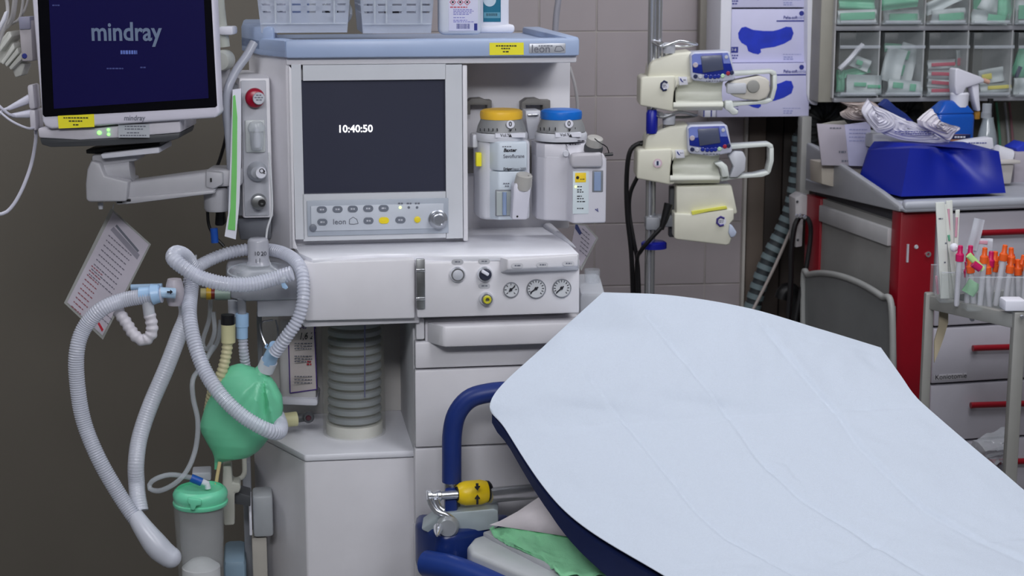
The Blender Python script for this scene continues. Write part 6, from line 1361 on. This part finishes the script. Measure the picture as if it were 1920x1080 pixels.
ctube('m', magenta, 1801, 460, 3.04, 1, 'magenta capped tube standing alone between the two clear boxes', 'single magenta tube')
del proto['m'][0]
t = thing('capped_tube', 'magenta capped tube with a white and green band lying across the box front', 'sample tube', P(1820, 560, 2.99)); b = MB(); b.tube([P(1816, 478, 2.985), P(1842, 505, 2.985)], 6*sc(1830, 490, 2.99), n=12); b.out('band', mat('pale_green_band', (190, 232, 150), .4), t); b = MB(); b.tube([P(1824, 494, 2.98), P(1838, 504, 2.98)], 7*sc(1830, 490, 2.99), n=12); b.out('cap', magenta, t)
for i, (x0_, y0_, x1_, y1_, w_, lab) in enumerate(((1763, 380, 1772, 560, 8.5, 'broad tall white sachet at the left of the narrow clear box'), (1771, 384, 1794, 560, 4, 'slim white sachet leaning right with a green mark'), (1780, 377, 1786, 560, 6, 'white and rose striped sachet standing behind the slim ones'), (1796, 394, 1788, 560, 4, 'narrow sachet with a rose stripe at the right of the narrow box'))):
    d = 3.075+.012*i; q = [P(x0_-w_, y0_, d), P(x0_+w_, y0_-1, d), P(x1_+w_, y1_, d), P(x1_-w_, y1_, d)]
    b = MB(); b.add(q+[p+Vector((0, .004, 0)) for p in q], [(0, 1, 2, 3), (4, 5, 6, 7), (0, 1, 5, 4), (1, 2, 6, 5), (2, 3, 7, 6), (3, 0, 4, 7)], .001); o = single(b, 'paper_sachet', mat('sachet_white', (216, 220, 214), .5), lab, 'sachet')
    if i in (2, 3): b = MB(); b.tube([q[0].lerp(q[1], .3).lerp(q[3].lerp(q[2], .3), .08)-Vector((0, .001, 0)), q[0].lerp(q[1], .3).lerp(q[3].lerp(q[2], .3), .3)-Vector((0, .001, 0))], .0022, n=6); b.out('rose_stripe', mat('pale_rose', (220, 165, 185), .5), o)
    if i == 1: b = MB(); b.tube([q[0].lerp(q[1], .5).lerp(q[3].lerp(q[2], .5), .32)-Vector((0, .001, 0)), q[0].lerp(q[1], .5).lerp(q[3].lerp(q[2], .5), .38)-Vector((0, .001, 0))], .0022, n=6); b.out('green_mark', pk['g'], o)
    if i == 0: lines([(1760, 1768, 410), (1772, 1776, 456), (1770, 1774, 492)], d-.0015, 2.5, greyink, o)
b = MB(); b.ell(P(1789, 464, 3.06), (.008, .008, .008)); single(b, 'cotton_ball', paper, 'small white ball tip beside the magenta tube', 'swab')
pack('clear_pouch', 'clear pouch standing up behind the magenta tubes on the cart', 'pouch', 1830, 440, 20, 60, -12, 3.1, mat('pouch_clear', (215, 220, 230), .25, alpha=.65), None, thick=.002, curl=.003)
pack('clear_pouch', 'clear pouch with a rose print behind the orange tubes on the cart', 'pouch', 1843, 470, 34, 46, -2, 3.11, MATS['pouch_clear'], [(.15, .7, .78, .92, MATS['pale_rose'])], thick=.002, curl=.003)
pack('green_pad', 'pale green pad visible inside the wide clear box', 'pad', 1822, 540, 26, 26, -30, 3.03, mat('pale_green_pad', (150, 205, 160), .6), None, thick=.003, curl=.002)
b = MB(); b.pb(1885, 564, 1925, 584, 2.93, 2.97, .003); single(b, 'white_block', paper, 'small white block on the cart rail at the right edge', 'block')
b = MB(); b.xp([(1754, 518), (1758, 517), (1761, 552), (1757, 552)], 3.1, 3.104, .001); single(b, 'rose_stick', MATS['pale_rose'], 'thin rose stick leaning outside the narrow clear box', 'stick')
single(MB().xp([(1762, 578), (1778, 580), (1778, 605), (1770, 632), (1762, 655), (1752, 680), (1752, 640), (1760, 612)], 3.13, 3.134), 'beige_tape', mat('beige_tape', (196, 184, 158), .7), 'beige paper tape hanging from the cart shelf between posts', 'tape')
crumple('plastic_bag', 'clear crumpled plastic bag hanging in the cart at the lower right', 'bag', [(1826, 828), (1860, 818), (1898, 812), (1900, 860), (1898, 950), (1880, 935), (1850, 890), (1832, 870), (1824, 846)], 3.2, mat('bag_film', (180, 184, 190), .12, alpha=.45, spec=1), dep=.05, amp=.03)
cable('red_tube', 'short magenta tipped tube behind the sheet edge at the lower right', [(1826, 862, 3.3), (1832, 870, 3.3), (1836, 885, 3.3)], 4, magenta, cat='tube')
